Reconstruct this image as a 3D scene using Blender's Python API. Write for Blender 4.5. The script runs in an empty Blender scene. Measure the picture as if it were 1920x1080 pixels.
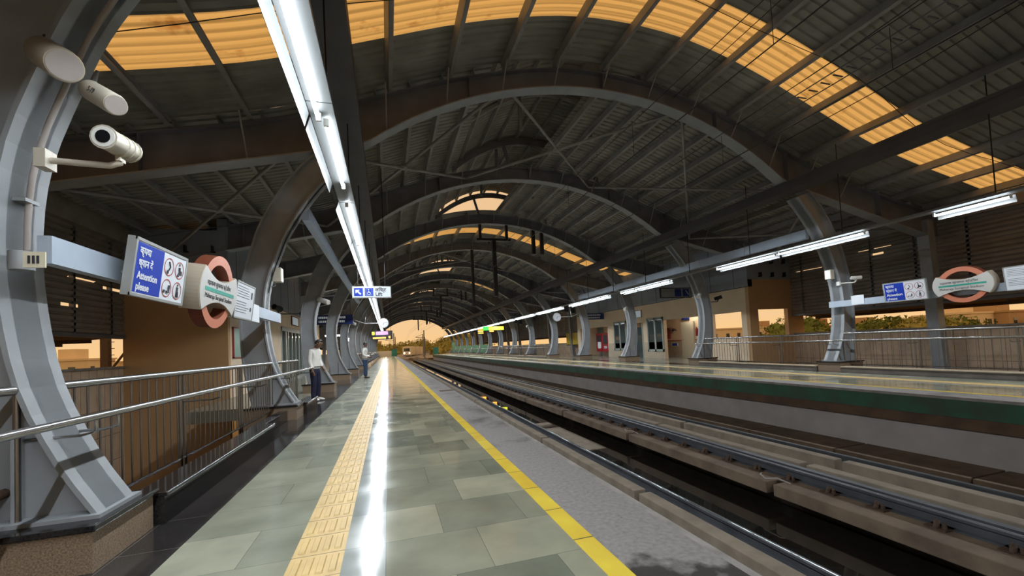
import bpy, bmesh, math, random
from mathutils import Vector, Matrix
random.seed(7)
C = bpy.context.scene.collection
PI = math.pi
sin, cos = math.sin, math.cos
XC = 5.74            # middle of the vault
PITCH = 6.034
def FY(k): return 3.65 + PITCH * k
def mx(x, s): return x if s < 0 else 2 * XC - x      # s=-1 near platform, s=1 opposite platform

# ------------------------------------------------------------------ materials
def nodes(name):
    m = bpy.data.materials.new(name); m.use_nodes = True
    nt = m.node_tree; b = nt.nodes['Principled BSDF']
    return m, nt, b
def mat(name, col, rough=.5, metal=0., var=.15, scale=6., bump=0., bscale=40., spec=.5, dirt=None, coat=0):
    m, nt, b = nodes(name)
    b.inputs['Roughness'].default_value = rough; b.inputs['Metallic'].default_value = metal
    b.inputs['Specular IOR Level'].default_value = spec
    if coat: b.inputs['Coat Weight'].default_value = coat; b.inputs['Coat Roughness'].default_value = .05
    tc = nt.nodes.new('ShaderNodeNewGeometry')
    n = nt.nodes.new('ShaderNodeTexNoise'); n.inputs['Scale'].default_value = scale; n.inputs['Detail'].default_value = 5
    nt.links.new(tc.outputs['Position'], n.inputs['Vector'])
    r = nt.nodes.new('ShaderNodeValToRGB')
    lo = [c * (1 - var) for c in col[:3]] + [1]; hi = [min(1, c * (1 + var)) for c in col[:3]] + [1]
    if dirt: lo = list(dirt) + [1]
    r.color_ramp.elements[0].position = .3; r.color_ramp.elements[1].position = .7
    r.color_ramp.elements[0].color = lo; r.color_ramp.elements[1].color = hi
    nt.links.new(n.outputs['Fac'], r.inputs['Fac']); nt.links.new(r.outputs['Color'], b.inputs['Base Color'])
    if bump:
        n2 = nt.nodes.new('ShaderNodeTexNoise'); n2.inputs['Scale'].default_value = bscale
        nt.links.new(tc.outputs['Position'], n2.inputs['Vector'])
        bp = nt.nodes.new('ShaderNodeBump'); bp.inputs['Strength'].default_value = bump; bp.inputs['Distance'].default_value = .01
        nt.links.new(n2.outputs['Fac'], bp.inputs['Height']); nt.links.new(bp.outputs['Normal'], b.inputs['Normal'])
    return m
def emis(name, col, s):
    m, nt, b = nodes(name)
    b.inputs['Base Color'].default_value = (*col, 1); b.inputs['Emission Color'].default_value = (*col, 1)
    b.inputs['Emission Strength'].default_value = s
    return m
M = {}
M['steel'] = mat('grey_painted_steel', (.27, .285, .30), .4, 0, .1, 3, .05, 60)
M['steel_dark'] = mat('dark_roof_steel', (.15, .15, .165), .5, 0, .2, 2)
M['beamdark'] = mat('dark_beam_paint', (.075, .07, .075), .5, 0, .15, 2)
M['purlin'] = mat('purlin_steel', (.27, .26, .25), .45, 0, .2, 2)
M['bluebeam'] = mat('blue_grey_beam', (.36, .42, .50), .42, 0, .06, 3)
M['sheet'] = mat('roof_sheet', (.28, .27, .235), .5, 0, .25, 1.2)
M['louvre'] = mat('louvre_sheet', (.27, .23, .19), .55, 0, .2, 2)
M['inox'] = mat('stainless_tube', (.40, .39, .38), .27, 1., .02, 5)
M['inox_d'] = mat('stainless_bar', (.24, .22, .20), .35, 1., .02, 5)
M['granite'] = mat('brown_granite', (.25, .18, .12), .45, 0, .5, 90, .1, 200)
M['granite_b'] = mat('black_granite', (.018, .017, .017), .1, 0, .4, 60)
M['concrete'] = mat('concrete', (.26, .235, .215), .85, 0, .25, 5, .4, 60)
M['concrete_d'] = mat('dark_concrete', (.075, .055, .04), .9, 0, .4, 2.5, .4, 40)
M['kerb'] = mat('kerb_concrete', (.27, .22, .165), .8, 0, .2, 4, .2, 50)
M['wallgrey'] = mat('grey_wall', (.36, .32, .30), .8, 0, .12, 1.5, .1, 20)
M['green'] = mat('green_fascia', (.012, .075, .04), .5, 0, .5, 2.0, dirt=(.03, .05, .03))
M['brown'] = mat('brown_soffit', (.10, .06, .035), .9, 0, .3, 3)
M['beige'] = mat('beige_plaster', (.76, .60, .42), .7, 0, .05, 1.2)
M['brown_shaded'] = mat('tan_plaster', (.52, .32, .155), .75, 0, .06, 1)  # darker twin of the beige plaster: shade of unlit end faces painted in
M['dado'] = mat('dado_stone', (.50, .41, .30), .35, 0, .12, 3)
M['acp'] = mat('grey_cladding', (.27, .30, .34), .35, 0, .06, 1.5)
M['white'] = mat('white_paint', (.75, .75, .72), .4, 0, .03, 3)
M['cream'] = mat('cream_paint', (.68, .63, .48), .5, 0, .05, 2)
M['beigebox'] = mat('beige_plastic', (.50, .46, .38), .4, 0, .08, 9)
M['black'] = mat('black_paint', (.012, .012, .013), .4, 0, .1, 3)
M['rail'] = mat('rail_side', (.085, .09, .10), .5, .3, .2, 3)
M['railtop'] = mat('rail_head', (.5, .5, .5), .22, 1., .1, 8)
M['rust'] = mat('rusty_clip', (.07, .04, .025), .8, 0, .4, 30)
M['bluesign'] = mat('sign_blue', (.01, .04, .36), .55, 0, .02, 2, spec=.2)
M['navy'] = mat('sign_navy', (.01, .03, .17), .3, 0, .02, 2)
M['signwhite'] = mat('sign_white', (.66, .69, .74), .5, 0, .02, 2, spec=.25)
M['ink'] = mat('sign_ink', (.03, .03, .04), .5)
M['teal'] = mat('sign_teal', (.04, .33, .26), .4)
M['orange'] = mat('roundel_orange', (.58, .20, .12), .4, 0, .05, 3)
M['orange_d'] = mat('roundel_edge', (.16, .04, .02), .5, 0, .1, 3)
M['taupe'] = mat('roundel_rim', (.42, .36, .28), .35, 0, .08, 3)
M['signgrey'] = mat('sign_case', (.33, .34, .33), .4, .3, .05, 4)
M['signred'] = mat('sign_red', (.35, .05, .05), .4)
M['red'] = mat('red_paint', (.42, .02, .03), .35, 0, .05, 3)
M['greenpaint'] = mat('green_paint', (.02, .13, .06), .5, 0, .15, 2)
M['board'] = mat('green_board', (.25, .42, .34), .3, 0, .05, 2)
M['glass'] = mat('dark_glass', (.06, .08, .08), .05, 0, .1, 2)
M['trough'] = mat('light_trough', (.16, .165, .165), .4, 0, .03, 4)
M['skin'] = mat('skin_brown', (.16, .075, .04), .5, 0, .05, 8)
M['hair'] = mat('hair_black', (.012, .010, .009), .6)
M['shirt'] = mat('white_shirt', (.70, .68, .64), .8, 0, .04, 12)
M['navytrouser'] = mat('navy_cloth', (.012, .014, .04), .9)
M['jean'] = mat('blue_denim', (.03, .06, .13), .9)
M['shoe_w'] = mat('white_shoe', (.75, .74, .72), .5)
M['shoe_b'] = mat('black_shoe', (.015, .015, .018), .4)
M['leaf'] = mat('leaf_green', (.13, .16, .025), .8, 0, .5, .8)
M['leaf_y'] = mat('leaf_olive_hazed', (.28, .25, .06), .8, 0, .4, .8)  # olive leaves, lightened so distance haze sits in the colour
M['bark'] = mat('bark', (.12, .07, .03), .9)
M['ground'] = mat('hazy_ground', (.22, .17, .08), .95, 0, .35, .05)
M['trainm'] = mat('train_silver', (.70, .62, .48), .4, 0, .05, 2)
M['yellowp'] = mat('yellow_hoarding', (.65, .45, .01), .5, 0, .08, 1.5)
M['tube'] = emis('tube_glow', (.84, .93, 1.), 26)
M['lamp'] = emis('room_lamp_glow', (1., .93, .82), 36)
M['scr_pink'] = emis('screen_pink', (.55, .2, .55), 1.1)
M['scr_dark'] = mat('screen_black', (.01, .01, .012), .2)
M['led'] = emis('led_amber', (1., .38, .05), 4)
M['greenlit'] = emis('sign_green_lit', (.05, .75, .08), 1.6)
M['yellowlit'] = emis('sign_yellow_lit', (.75, .75, .05), 1.2)
M['signlit'] = emis('sign_lit_white', (.50, .56, .60), .28)

def brick(name, c1, c2, mortar, w, h, off=.5, msize=.003, rough=.2, axes='XY', extra=None, nrough=0, bias=0, shift=(0, 0)):
    m, nt, b = nodes(name)
    g = nt.nodes.new('ShaderNodeNewGeometry'); s = nt.nodes.new('ShaderNodeSeparateXYZ'); c = nt.nodes.new('ShaderNodeCombineXYZ')
    nt.links.new(g.outputs['Position'], s.inputs[0])
    for i, a in enumerate(axes):
        ad = nt.nodes.new('ShaderNodeMath'); ad.operation = 'ADD'; ad.inputs[1].default_value = shift[i]
        nt.links.new(s.outputs[a], ad.inputs[0]); nt.links.new(ad.outputs[0], c.inputs[i])
    t = nt.nodes.new('ShaderNodeTexBrick'); t.inputs['Scale'].default_value = 1
    t.offset = off; t.inputs['Brick Width'].default_value = w; t.inputs['Row Height'].default_value = h
    t.inputs['Mortar Size'].default_value = msize; t.inputs['Bias'].default_value = bias
    t.inputs['Color1'].default_value = (*c1, 1); t.inputs['Color2'].default_value = (*c2, 1); t.inputs['Mortar'].default_value = (*mortar, 1)
    nt.links.new(c.outputs[0], t.inputs['Vector'])
    n = nt.nodes.new('ShaderNodeTexNoise'); n.inputs['Scale'].default_value = 2.2; n.inputs['Detail'].default_value = 8
    nt.links.new(g.outputs['Position'], n.inputs['Vector'])
    mixn = nt.nodes.new('ShaderNodeMixRGB'); mixn.blend_type = 'OVERLAY'; mixn.inputs[0].default_value = .45
    nt.links.new(t.outputs['Color'], mixn.inputs[1]); nt.links.new(n.outputs['Fac'], mixn.inputs[2])
    nt.links.new(mixn.outputs[0], b.inputs['Base Color'])
    b.inputs['Roughness'].default_value = rough
    if rough < .25:
        nb = nt.nodes.new('ShaderNodeTexNoise'); nb.inputs['Scale'].default_value = 1.3; nb.inputs['Detail'].default_value = 3; nt.links.new(g.outputs['Position'], nb.inputs['Vector'])
        bp = nt.nodes.new('ShaderNodeBump'); bp.inputs['Strength'].default_value = .12; bp.inputs['Distance'].default_value = .05; nt.links.new(nb.outputs['Fac'], bp.inputs['Height']); nt.links.new(bp.outputs['Normal'], b.inputs['Normal'])
    if nrough:
        mr = nt.nodes.new('ShaderNodeMapRange'); mr.inputs['To Min'].default_value = rough - nrough; mr.inputs['To Max'].default_value = rough + nrough
        mr.inputs['From Min'].default_value = .3; mr.inputs['From Max'].default_value = .7
        nt.links.new(n.outputs['Fac'], mr.inputs['Value']); nt.links.new(mr.outputs[0], b.inputs['Roughness'])
    return m
M['tiles'] = brick('kota_stone_tiles', (.145, .155, .115), (.32, .305, .22), (.08, .09, .075), .62, .57, .37, .0015, .13, nrough=.05, shift=(.06, .42))
M['strip'] = brick('polished_strip', (.24, .26, .24), (.34, .35, .32), (.08, .09, .08), .27, .57, 0, .0015, .14, nrough=.04, shift=(.33, .42))
M['tilesL'] = brick('kota_stone_side', (.19, .205, .155), (.34, .335, .25), (.08, .09, .075), .85, .57, .43, .0015, .2, nrough=.06, shift=(1.44, .42))
M['parapet'] = brick('parapet_panels', (.50, .37, .25), (.58, .43, .30), (.16, .10, .06), .32, .75, 0, .008, .7, axes='YZ')
M['blackfloor'] = brick('black_granite_floor', (.022, .02, .02), (.035, .03, .028), (.10, .09, .08), .9, .6, 0, .004, .1, shift=(0, .1))
M['concourse'] = brick('concourse_tiles', (.20, .20, .16), (.30, .29, .23), (.12, .12, .1), .6, .6, 0, .003, .2)
M['yline'] = brick('yellow_edge_tiles', (.66, .45, .02), (.70, .51, .06), (.12, .1, .04), .5, .52, 0, .006, .4, shift=(.2, .05))
def tactile():
    m = mat('tactile_yellow', (.58, .40, .155), .5, 0, .1, 6)
    return m
M['tactile'] = tactile()
# platform edge: grey concrete, dark and wet-looking stains with their own outline
def edge_mat():
    m, nt, b = nodes('stained_edge_concrete')
    g = nt.nodes.new('ShaderNodeNewGeometry')
    n = nt.nodes.new('ShaderNodeTexNoise'); n.inputs['Scale'].default_value = .9; n.inputs['Detail'].default_value = 9; n.inputs['Roughness'].default_value = .65
    n2 = nt.nodes.new('ShaderNodeTexNoise'); n2.inputs['Scale'].default_value = 28; n2.inputs['Detail'].default_value = 6
    nt.links.new(g.outputs['Position'], n.inputs['Vector']); nt.links.new(g.outputs['Position'], n2.inputs['Vector'])
    r = nt.nodes.new('ShaderNodeValToRGB'); r.color_ramp.elements[0].position = .33; r.color_ramp.elements[1].position = .47
    r.color_ramp.elements[0].color = (.10, .09, .085, 1); r.color_ramp.elements[1].color = (.235, .215, .205, 1)
    nt.links.new(n.outputs['Fac'], r.inputs['Fac'])
    mx_ = nt.nodes.new('ShaderNodeMixRGB'); mx_.blend_type = 'OVERLAY'; mx_.inputs[0].default_value = .5
    nt.links.new(r.outputs['Color'], mx_.inputs[1]); nt.links.new(n2.outputs['Fac'], mx_.inputs[2])
    sy = nt.nodes.new('ShaderNodeSeparateXYZ'); nt.links.new(g.outputs['Position'], sy.inputs[0])
    n3 = nt.nodes.new('ShaderNodeTexNoise'); n3.inputs['Scale'].default_value = 3.2; n3.inputs['Detail'].default_value = 7; nt.links.new(g.outputs['Position'], n3.inputs['Vector'])
    q1 = nt.nodes.new('ShaderNodeMath'); q1.operation = 'MULTIPLY_ADD'; q1.inputs[1].default_value = 1.6; nt.links.new(n3.outputs['Fac'], q1.inputs[0]); nt.links.new(sy.outputs['Y'], q1.inputs[2])
    q2 = nt.nodes.new('ShaderNodeMapRange'); q2.inputs['From Min'].default_value = 2.74; q2.inputs['From Max'].default_value = 2.90; nt.links.new(q1.outputs[0], q2.inputs['Value'])
    q3 = nt.nodes.new('ShaderNodeMixRGB'); q3.inputs[1].default_value = (.035, .03, .028, 1); nt.links.new(q2.outputs[0], q3.inputs[0]); nt.links.new(mx_.outputs[0], q3.inputs[2])
    vv = nt.nodes.new('ShaderNodeTexVoronoi'); vv.inputs['Scale'].default_value = 9; nt.links.new(g.outputs['Position'], vv.inputs['Vector'])
    q4 = nt.nodes.new('ShaderNodeMath'); q4.operation = 'LESS_THAN'; q4.inputs[1].default_value = .07; nt.links.new(vv.outputs['Distance'], q4.inputs[0])
    q5 = nt.nodes.new('ShaderNodeMixRGB'); q5.inputs[2].default_value = (.09, .08, .075, 1); nt.links.new(q4.outputs[0], q5.inputs[0]); nt.links.new(q3.outputs[0], q5.inputs[1])
    nt.links.new(q5.outputs[0], b.inputs['Base Color']); b.inputs['Roughness'].default_value = .62
    bp = nt.nodes.new('ShaderNodeBump'); bp.inputs['Strength'].default_value = .25; bp.inputs['Distance'].default_value = .01
    nt.links.new(n2.outputs['Fac'], bp.inputs['Height']); nt.links.new(bp.outputs['Normal'], b.inputs['Normal'])
    return m
M['edge'] = edge_mat()
M['stonegrey'] = mat('grey_kerb_stone', (.16, .14, .12), .4, 0, .2, 6)
def water_mat():
    m, nt, b = nodes('dark_puddle_water')
    b.inputs['Base Color'].default_value = (.012, .010, .008, 1); b.inputs['Roughness'].default_value = .03; b.inputs['IOR'].default_value = 1.6
    b.inputs['Coat Weight'].default_value = .6; b.inputs['Coat Roughness'].default_value = .02
    g = nt.nodes.new('ShaderNodeNewGeometry'); n = nt.nodes.new('ShaderNodeTexNoise'); n.inputs['Scale'].default_value = 1.5
    nt.links.new(g.outputs['Position'], n.inputs['Vector'])
    bp = nt.nodes.new('ShaderNodeBump'); bp.inputs['Strength'].default_value = .08; bp.inputs['Distance'].default_value = .02
    nt.links.new(n.outputs['Fac'], bp.inputs['Height']); nt.links.new(bp.outputs['Normal'], b.inputs['Normal'])
    return m
M['water'] = water_mat()
def skylight_mat():
    m = bpy.data.materials.new('translucent_amber_sheet'); m.use_nodes = True; nt = m.node_tree
    nt.nodes.clear(); o = nt.nodes.new('ShaderNodeOutputMaterial')
    t = nt.nodes.new('ShaderNodeBsdfTranslucent'); d = nt.nodes.new('ShaderNodeBsdfDiffuse'); mxs = nt.nodes.new('ShaderNodeMixShader')
    g = nt.nodes.new('ShaderNodeNewGeometry'); n = nt.nodes.new('ShaderNodeTexNoise'); n.inputs['Scale'].default_value = 1.6; n.inputs['Detail'].default_value = 8
    r = nt.nodes.new('ShaderNodeValToRGB'); r.color_ramp.elements[0].position = .24; r.color_ramp.elements[1].position = .38
    r.color_ramp.elements[0].color = (.5, .24, .06, 1); r.color_ramp.elements[1].color = (1, .80, .40, 1)
    nt.links.new(g.outputs['Position'], n.inputs['Vector']); nt.links.new(n.outputs['Fac'], r.inputs['Fac'])
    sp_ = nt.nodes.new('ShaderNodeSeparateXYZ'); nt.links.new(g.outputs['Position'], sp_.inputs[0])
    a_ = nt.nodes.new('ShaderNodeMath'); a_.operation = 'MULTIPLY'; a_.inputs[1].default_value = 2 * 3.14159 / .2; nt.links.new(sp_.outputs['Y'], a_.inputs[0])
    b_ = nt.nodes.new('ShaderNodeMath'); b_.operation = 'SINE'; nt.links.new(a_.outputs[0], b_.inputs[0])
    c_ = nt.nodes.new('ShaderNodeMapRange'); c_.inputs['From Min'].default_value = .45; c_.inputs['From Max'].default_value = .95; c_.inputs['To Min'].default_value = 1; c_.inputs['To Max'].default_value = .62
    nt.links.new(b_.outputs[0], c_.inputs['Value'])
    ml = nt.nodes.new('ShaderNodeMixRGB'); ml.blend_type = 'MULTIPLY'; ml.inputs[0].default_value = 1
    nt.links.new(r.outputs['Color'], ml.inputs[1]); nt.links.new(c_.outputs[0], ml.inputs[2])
    nt.links.new(ml.outputs[0], t.inputs['Color']); d.inputs['Color'].default_value = (.5, .3, .1, 1)
    mxs.inputs[0].default_value = .03
    nt.links.new(t.outputs[0], mxs.inputs[1]); nt.links.new(d.outputs[0], mxs.inputs[2]); nt.links.new(mxs.outputs[0], o.inputs['Surface'])
    return m
M['skylight'] = skylight_mat()

# ------------------------------------------------------------------ mesh helpers
class MB:
    def __init__(s): s.v = []; s.f = []; s.mi = []; s.mats = []; s.cur = 0; s.smooth = []
    def use(s, m):
        if m not in s.mats: s.mats.append(m)
        s.cur = s.mats.index(m); return s
    def add(s, vs, fs, smooth=False):
        b = len(s.v); s.v += [tuple(v) for v in vs]
        for f in fs: s.f.append([b + i for i in f]); s.mi.append(s.cur); s.smooth.append(smooth)
        return s
    def box(s, x0, x1, y0, y1, z0, z1, rot=None, at=None):
        vs = [Vector((x, y, z)) for x in (x0, x1) for y in (y0, y1) for z in (z0, z1)]
        if rot is not None: vs = [rot @ v for v in vs]
        if at is not None: vs = [v + Vector(at) for v in vs]
        return s.add(vs, [(0, 1, 3, 2), (4, 6, 7, 5), (0, 4, 5, 1), (2, 3, 7, 6), (0, 2, 6, 4), (1, 5, 7, 3)])
    def tube(s, pts, r, n=8, cap=True):
        pts = [Vector(p) for p in pts]; rings = []
        rr = r if isinstance(r, (list, tuple)) else [r] * len(pts)
        up = None
        for i, p in enumerate(pts):
            d = (pts[min(i + 1, len(pts) - 1)] - pts[max(i - 1, 0)]).normalized()
            if up is None: up = Vector((0, 0, 1)) if abs(d.z) < .9 else Vector((1, 0, 0))
            a = d.cross(up).normalized(); b = a.cross(d).normalized(); up = b
            rings.append([p + (a * cos(2 * PI * j / n) + b * sin(2 * PI * j / n)) * rr[i] for j in range(n)])
        vs = [v for g in rings for v in g]; fs = []
        for i in range(len(pts) - 1):
            for j in range(n):
                k = (j + 1) % n; fs.append((i * n + j, i * n + k, (i + 1) * n + k, (i + 1) * n + j))
        s.add(vs, fs, True)
        if cap:
            s.add(rings[0], [tuple(range(n))[::-1]]); s.add(rings[-1], [tuple(range(n))])
        return s
    def prism_y(s, poly, y0, y1):       # poly of (x,z) extruded along Y
        n = len(poly)
        vs = [(x, y0, z) for x, z in poly] + [(x, y1, z) for x, z in poly]
        fs = [tuple(range(n)), tuple(range(n, 2 * n))[::-1]] + [(i, (i + 1) % n, n + (i + 1) % n, n + i) for i in range(n)]
        return s.add(vs, fs)
    def prism(s, poly, M4, t):          # poly (u,v) in a plane given by matrix, thickness t along its local z
        n = len(poly)
        vs = [M4 @ Vector((u, v, 0)) for u, v in poly] + [M4 @ Vector((u, v, t)) for u, v in poly]
        fs = [tuple(range(n))[::-1], tuple(range(n, 2 * n))] + [(i, (i + 1) % n, n + (i + 1) % n, n + i) for i in range(n)]
        return s.add(vs, fs)
    def strip_y(s, a, b, y0, y1):       # ribbon between polylines a and b (x,z), solid along Y
        n = len(a)
        for i in range(n - 1):
            q = [a[i], a[i + 1], b[i + 1], b[i]]
            s.prism_y(q, y0, y1)
        return s
    def build(s, name, m=None, parent=None, loc=(0, 0, 0), bevel=0):
        me = bpy.data.meshes.new(name); me.from_pydata([Vector(v) - Vector(loc) for v in s.v], [], s.f)
        ms = s.mats if s.mats else [m]
        for k in ms: me.materials.append(M[k] if isinstance(k, str) else k)
        me.polygons.foreach_set('material_index', s.mi if s.mats else [0] * len(s.f))
        me.polygons.foreach_set('use_smooth', s.smooth)
        bm = bmesh.new(); bm.from_mesh(me); bmesh.ops.recalc_face_normals(bm, faces=bm.faces); bm.to_mesh(me); bm.free()
        o = bpy.data.objects.new(name, me); C.objects.link(o); o.location = loc
        if bevel:
            bv = o.modifiers.new('b', 'BEVEL'); bv.width = bevel; bv.segments = 2
        if parent is not None:
            o.parent = parent; o.matrix_parent_inverse = parent.matrix_basis.inverted() if any(parent.location) or any(parent.rotation_euler) else Matrix()
        return o
def tag(o, label=None, cat=None, group=None, kind=None):
    if label: o['label'] = label
    if cat: o['category'] = cat
    if group: o['group'] = group
    if kind: o['kind'] = kind
    return o
def empty(name, loc, label=None, cat=None, group=None, rz=0, kind=None):
    o = bpy.data.objects.new(name, None); C.objects.link(o); o.location = loc; o.rotation_euler = (0, 0, rz); o.empty_display_size = .1
    return tag(o, label, cat, group, kind)
def kids(o): return [c for c in list(o.children)]
def copy_tree(o, dx=(0, 0, 0), label=None, group=None, parent=None, drop=()):
    c = o.copy(); C.objects.link(c)
    if parent is not None: c.parent = parent
    else: c.location = Vector(o.location) + Vector(dx)
    if label: c['label'] = label
    if group: c['group'] = group
    for ch in kids(o):
        if any(ch.name.startswith(d) for d in drop): continue
        copy_tree(ch, parent=c, drop=drop)
    return c
# children are given in their parent's local space: build with loc=0 and parent at origin offset
def part(mb, name, m, root, bevel=0):
    """mb holds world coordinates; the mesh is stored relative to the root's own frame"""
    o = mb.build(name, m, None, (0, 0, 0), bevel)
    base = Matrix.Translation(root.location) @ root.rotation_euler.to_matrix().to_4x4()
    r = root
    while r.parent is not None:
        r = r.parent; base = (Matrix.Translation(r.location) @ r.rotation_euler.to_matrix().to_4x4()) @ base
    o.data.transform(base.inverted()); o.parent = root
    return o
def struct(name, mb, m, **k):
    o = mb.build(name, m, **k); o['kind'] = 'structure'; return o
ORD = ['first', 'second', 'third', 'fourth', 'fifth', 'sixth', 'seventh', 'eighth', 'ninth', 'tenth', 'eleventh', 'twelfth', 'thirteenth', 'fourteenth', 'fifteenth', 'sixteenth']
def side_name(s): return 'near platform' if s < 0 else 'opposite platform'

# ------------------------------------------------------------------ text
def text_mb(txt, size, M4, depth=.003, bold=0, wide=1.):
    cu = bpy.data.curves.new('t', 'FONT'); cu.body = txt; cu.size = size; cu.extrude = depth; cu.offset = bold; cu.resolution_u = 3
    o = bpy.data.objects.new('t', cu); C.objects.link(o)
    bpy.context.view_layer.update()
    dg = bpy.context.evaluated_depsgraph_get(); me = bpy.data.meshes.new_from_object(o.evaluated_get(dg))
    mb = MB()
    mb.add([M4 @ Vector((v.co.x * wide, v.co.y, v.co.z)) for v in me.vertices], [tuple(p.vertices) for p in me.polygons])
    bpy.data.objects.remove(o); bpy.data.curves.remove(cu); bpy.data.meshes.remove(me)
    return mb
def frame_m(origin, u, v):
    u = Vector(u).normalized(); v = Vector(v).normalized(); w = u.cross(v).normalized()
    m = Matrix.Identity(4)
    for i in range(3): m[i][0] = u[i]; m[i][1] = v[i]; m[i][2] = w[i]; m[i][3] = origin[i]
    return m

# ------------------------------------------------------------------ profiles
RP = [(0, 8.75), (1.45, 8.66), (2.8, 8.38), (4.2, 7.96), (5.65, 7.42), (6.9, 6.95), (8.0, 6.58), (9.6, 6.2), (11.4, 5.85), (13.6, 5.42)]
def zroof(x):
    d = abs(x - XC)
    for (a, za), (b, zb) in zip(RP, RP[1:]):
        if d <= b:
            i = RP.index((a, za)); 
            p0 = RP[i - 1] if i else (-RP[1][0], RP[1][1]); p3 = RP[i + 2] if i + 2 < len(RP) else (2 * b - a, 2 * zb - za)
            t = (d - a) / (b - a); h = b - a
            m0 = (zb - p0[1]) / (b - p0[0]) * h; m1 = (p3[1] - za) / (p3[0] - a) * h
            return (2 * t**3 - 3 * t**2 + 1) * za + (t**3 - 2 * t**2 + t) * m0 + (-2 * t**3 + 3 * t**2) * zb + (t**3 - t**2) * m1
    return RP[-1][1]
def zsoff(x):
    d = abs(x - XC)
    if d <= 6.15: return 7.95 - 10.1 + math.sqrt(10.1**2 - d * d)
    return 5.862 - (d - 6.15) * .222
XS = [XC + d for d in [-13.3 + 26.6 * i / 76 for i in range(77)]]
COL_IN = [(-1.86, .30), (-2.07, .67), (-2.27, 1.17), (-2.37, 1.75), (-2.39, 2.27), (-2.33, 2.79), (-2.15, 3.36), (-1.98, 3.8), (-1.74, 4.24), (-1.45, 4.69), (-1.12, 5.1), (-.80, 5.45)]
COL_OUT = [(-2.62, .30), (-2.70, .67), (-2.78, 1.17), (-2.81, 1.75), (-2.81, 2.27), (-2.77, 2.79), (-2.62, 3.40), (-2.46, 3.92), (-2.22, 4.42), (-1.93, 4.9), (-1.62, 5.3), (-1.3, 5.62)]
def dens(p, n=3):
    out = []
    for i in range(len(p) - 1):
        p0 = p[max(i - 1, 0)]; p1 = p[i]; p2 = p[i + 1]; p3 = p[min(i + 2, len(p) - 1)]
        for k in range(n):
            t = k / n
            out.append(tuple(.5 * ((2 * p1[j]) + (-p0[j] + p2[j]) * t + (2 * p0[j] - 5 * p1[j] + 4 * p2[j] - p3[j]) * t * t + (-p0[j] + 3 * p1[j] - 3 * p2[j] + p3[j]) * t**3) for j in (0, 1)))
    return out + [p[-1]]
CI = dens(COL_IN); CO = dens(COL_OUT)
def offs(poly, d):
    out = []
    for i, p in enumerate(poly):
        a = poly[max(i - 1, 0)]; b = poly[min(i + 1, len(poly) - 1)]
        tx, tz = b[0] - a[0], b[1] - a[1]; L = math.hypot(tx, tz); out.append((p[0] - tz / L * d, p[1] + tx / L * d))
    return out
def mir(poly, s): return [(mx(x, s), z) for x, z in poly]
KMIN, KMAX = -6, 15

# ------------------------------------------------------------------ columns
def make_column(s):
    y = FY(0)
    root = empty('curved_column', (mx(-2.3, s), y, .30))
    part(MB().strip_y(mir(CI, s), mir(CO, s), y - .11, y + .11), 'shaft', 'steel', root)
    part(MB().strip_y(mir(CI, s), mir(offs(CI, .03), s), y - .2, y + .2), 'inner_flange', 'steel', root)
    part(MB().strip_y(mir(CO, s), mir(offs(CO, .03), s), y - .2, y + .2), 'outer_flange', 'steel', root)
    b = MB().box(min(mx(-1.84, s), mx(-2.68, s)), max(mx(-1.84, s), mx(-2.68, s)), y - .24, y + .24, .30, .325)
    part(b, 'base_plate', 'steel', root)
    g = MB()
    for yy in (-.19, .19):
        g.box(min(mx(-2.3, s), mx(-2.32, s)), max(mx(-2.3, s), mx(-2.32, s)), y + min(0, yy), y + max(0, yy), .32, .9)
    part(g, 'stiffener', 'steel', root)
    return root
def make_plinth(s):
    y = FY(0)
    root = empty('granite_plinth', (mx(-2.3, s), y, 0))
    xa, xb = sorted((mx(-1.82, s), mx(-2.8, s)))
    part(MB().box(xa, xb, y - .35, y + .35, -.35, .26), 'block', 'granite', root)
    part(MB().box(xa - .03, xb + .03, y - .38, y + .38, .26, .30), 'cap', 'granite_b', root, .006)
    return root
for s in (-1, 1):
    c0 = make_column(s); p0 = make_plinth(s)
    for k in range(KMIN, KMAX + 1):
        n = k + 1 if s > 0 else k
        o = ORD[k] if k >= 0 else None
        if k < 0:
            if s > 0: continue
            continue
        c = c0 if k == 0 else copy_tree(c0, (0, PITCH * k, 0)); p = p0 if k == 0 else copy_tree(p0, (0, PITCH * k, 0))
        if s < 0:
            lab = 'grey curved steel column nearest the camera, carrying the camera arm and conduit' if k == 0 else f'grey curved steel column, {o} along the {side_name(s)} counted from the camera'
            plb = 'brown granite plinth with black cap, nearest the camera' if k == 0 else f'brown granite plinth under the {o} curved column of the near platform'
        else:
            lab = f'grey curved steel column, {ORD[k]} along the {side_name(s)} counted from the camera'
            plb = f'brown granite plinth under the {ORD[k]} curved column of the opposite platform'
        tag(c, lab, 'column', f'curved steel columns on the {side_name(s)}')
        tag(p, plb, 'plinth', f'granite plinths on the {side_name(s)}')

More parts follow.
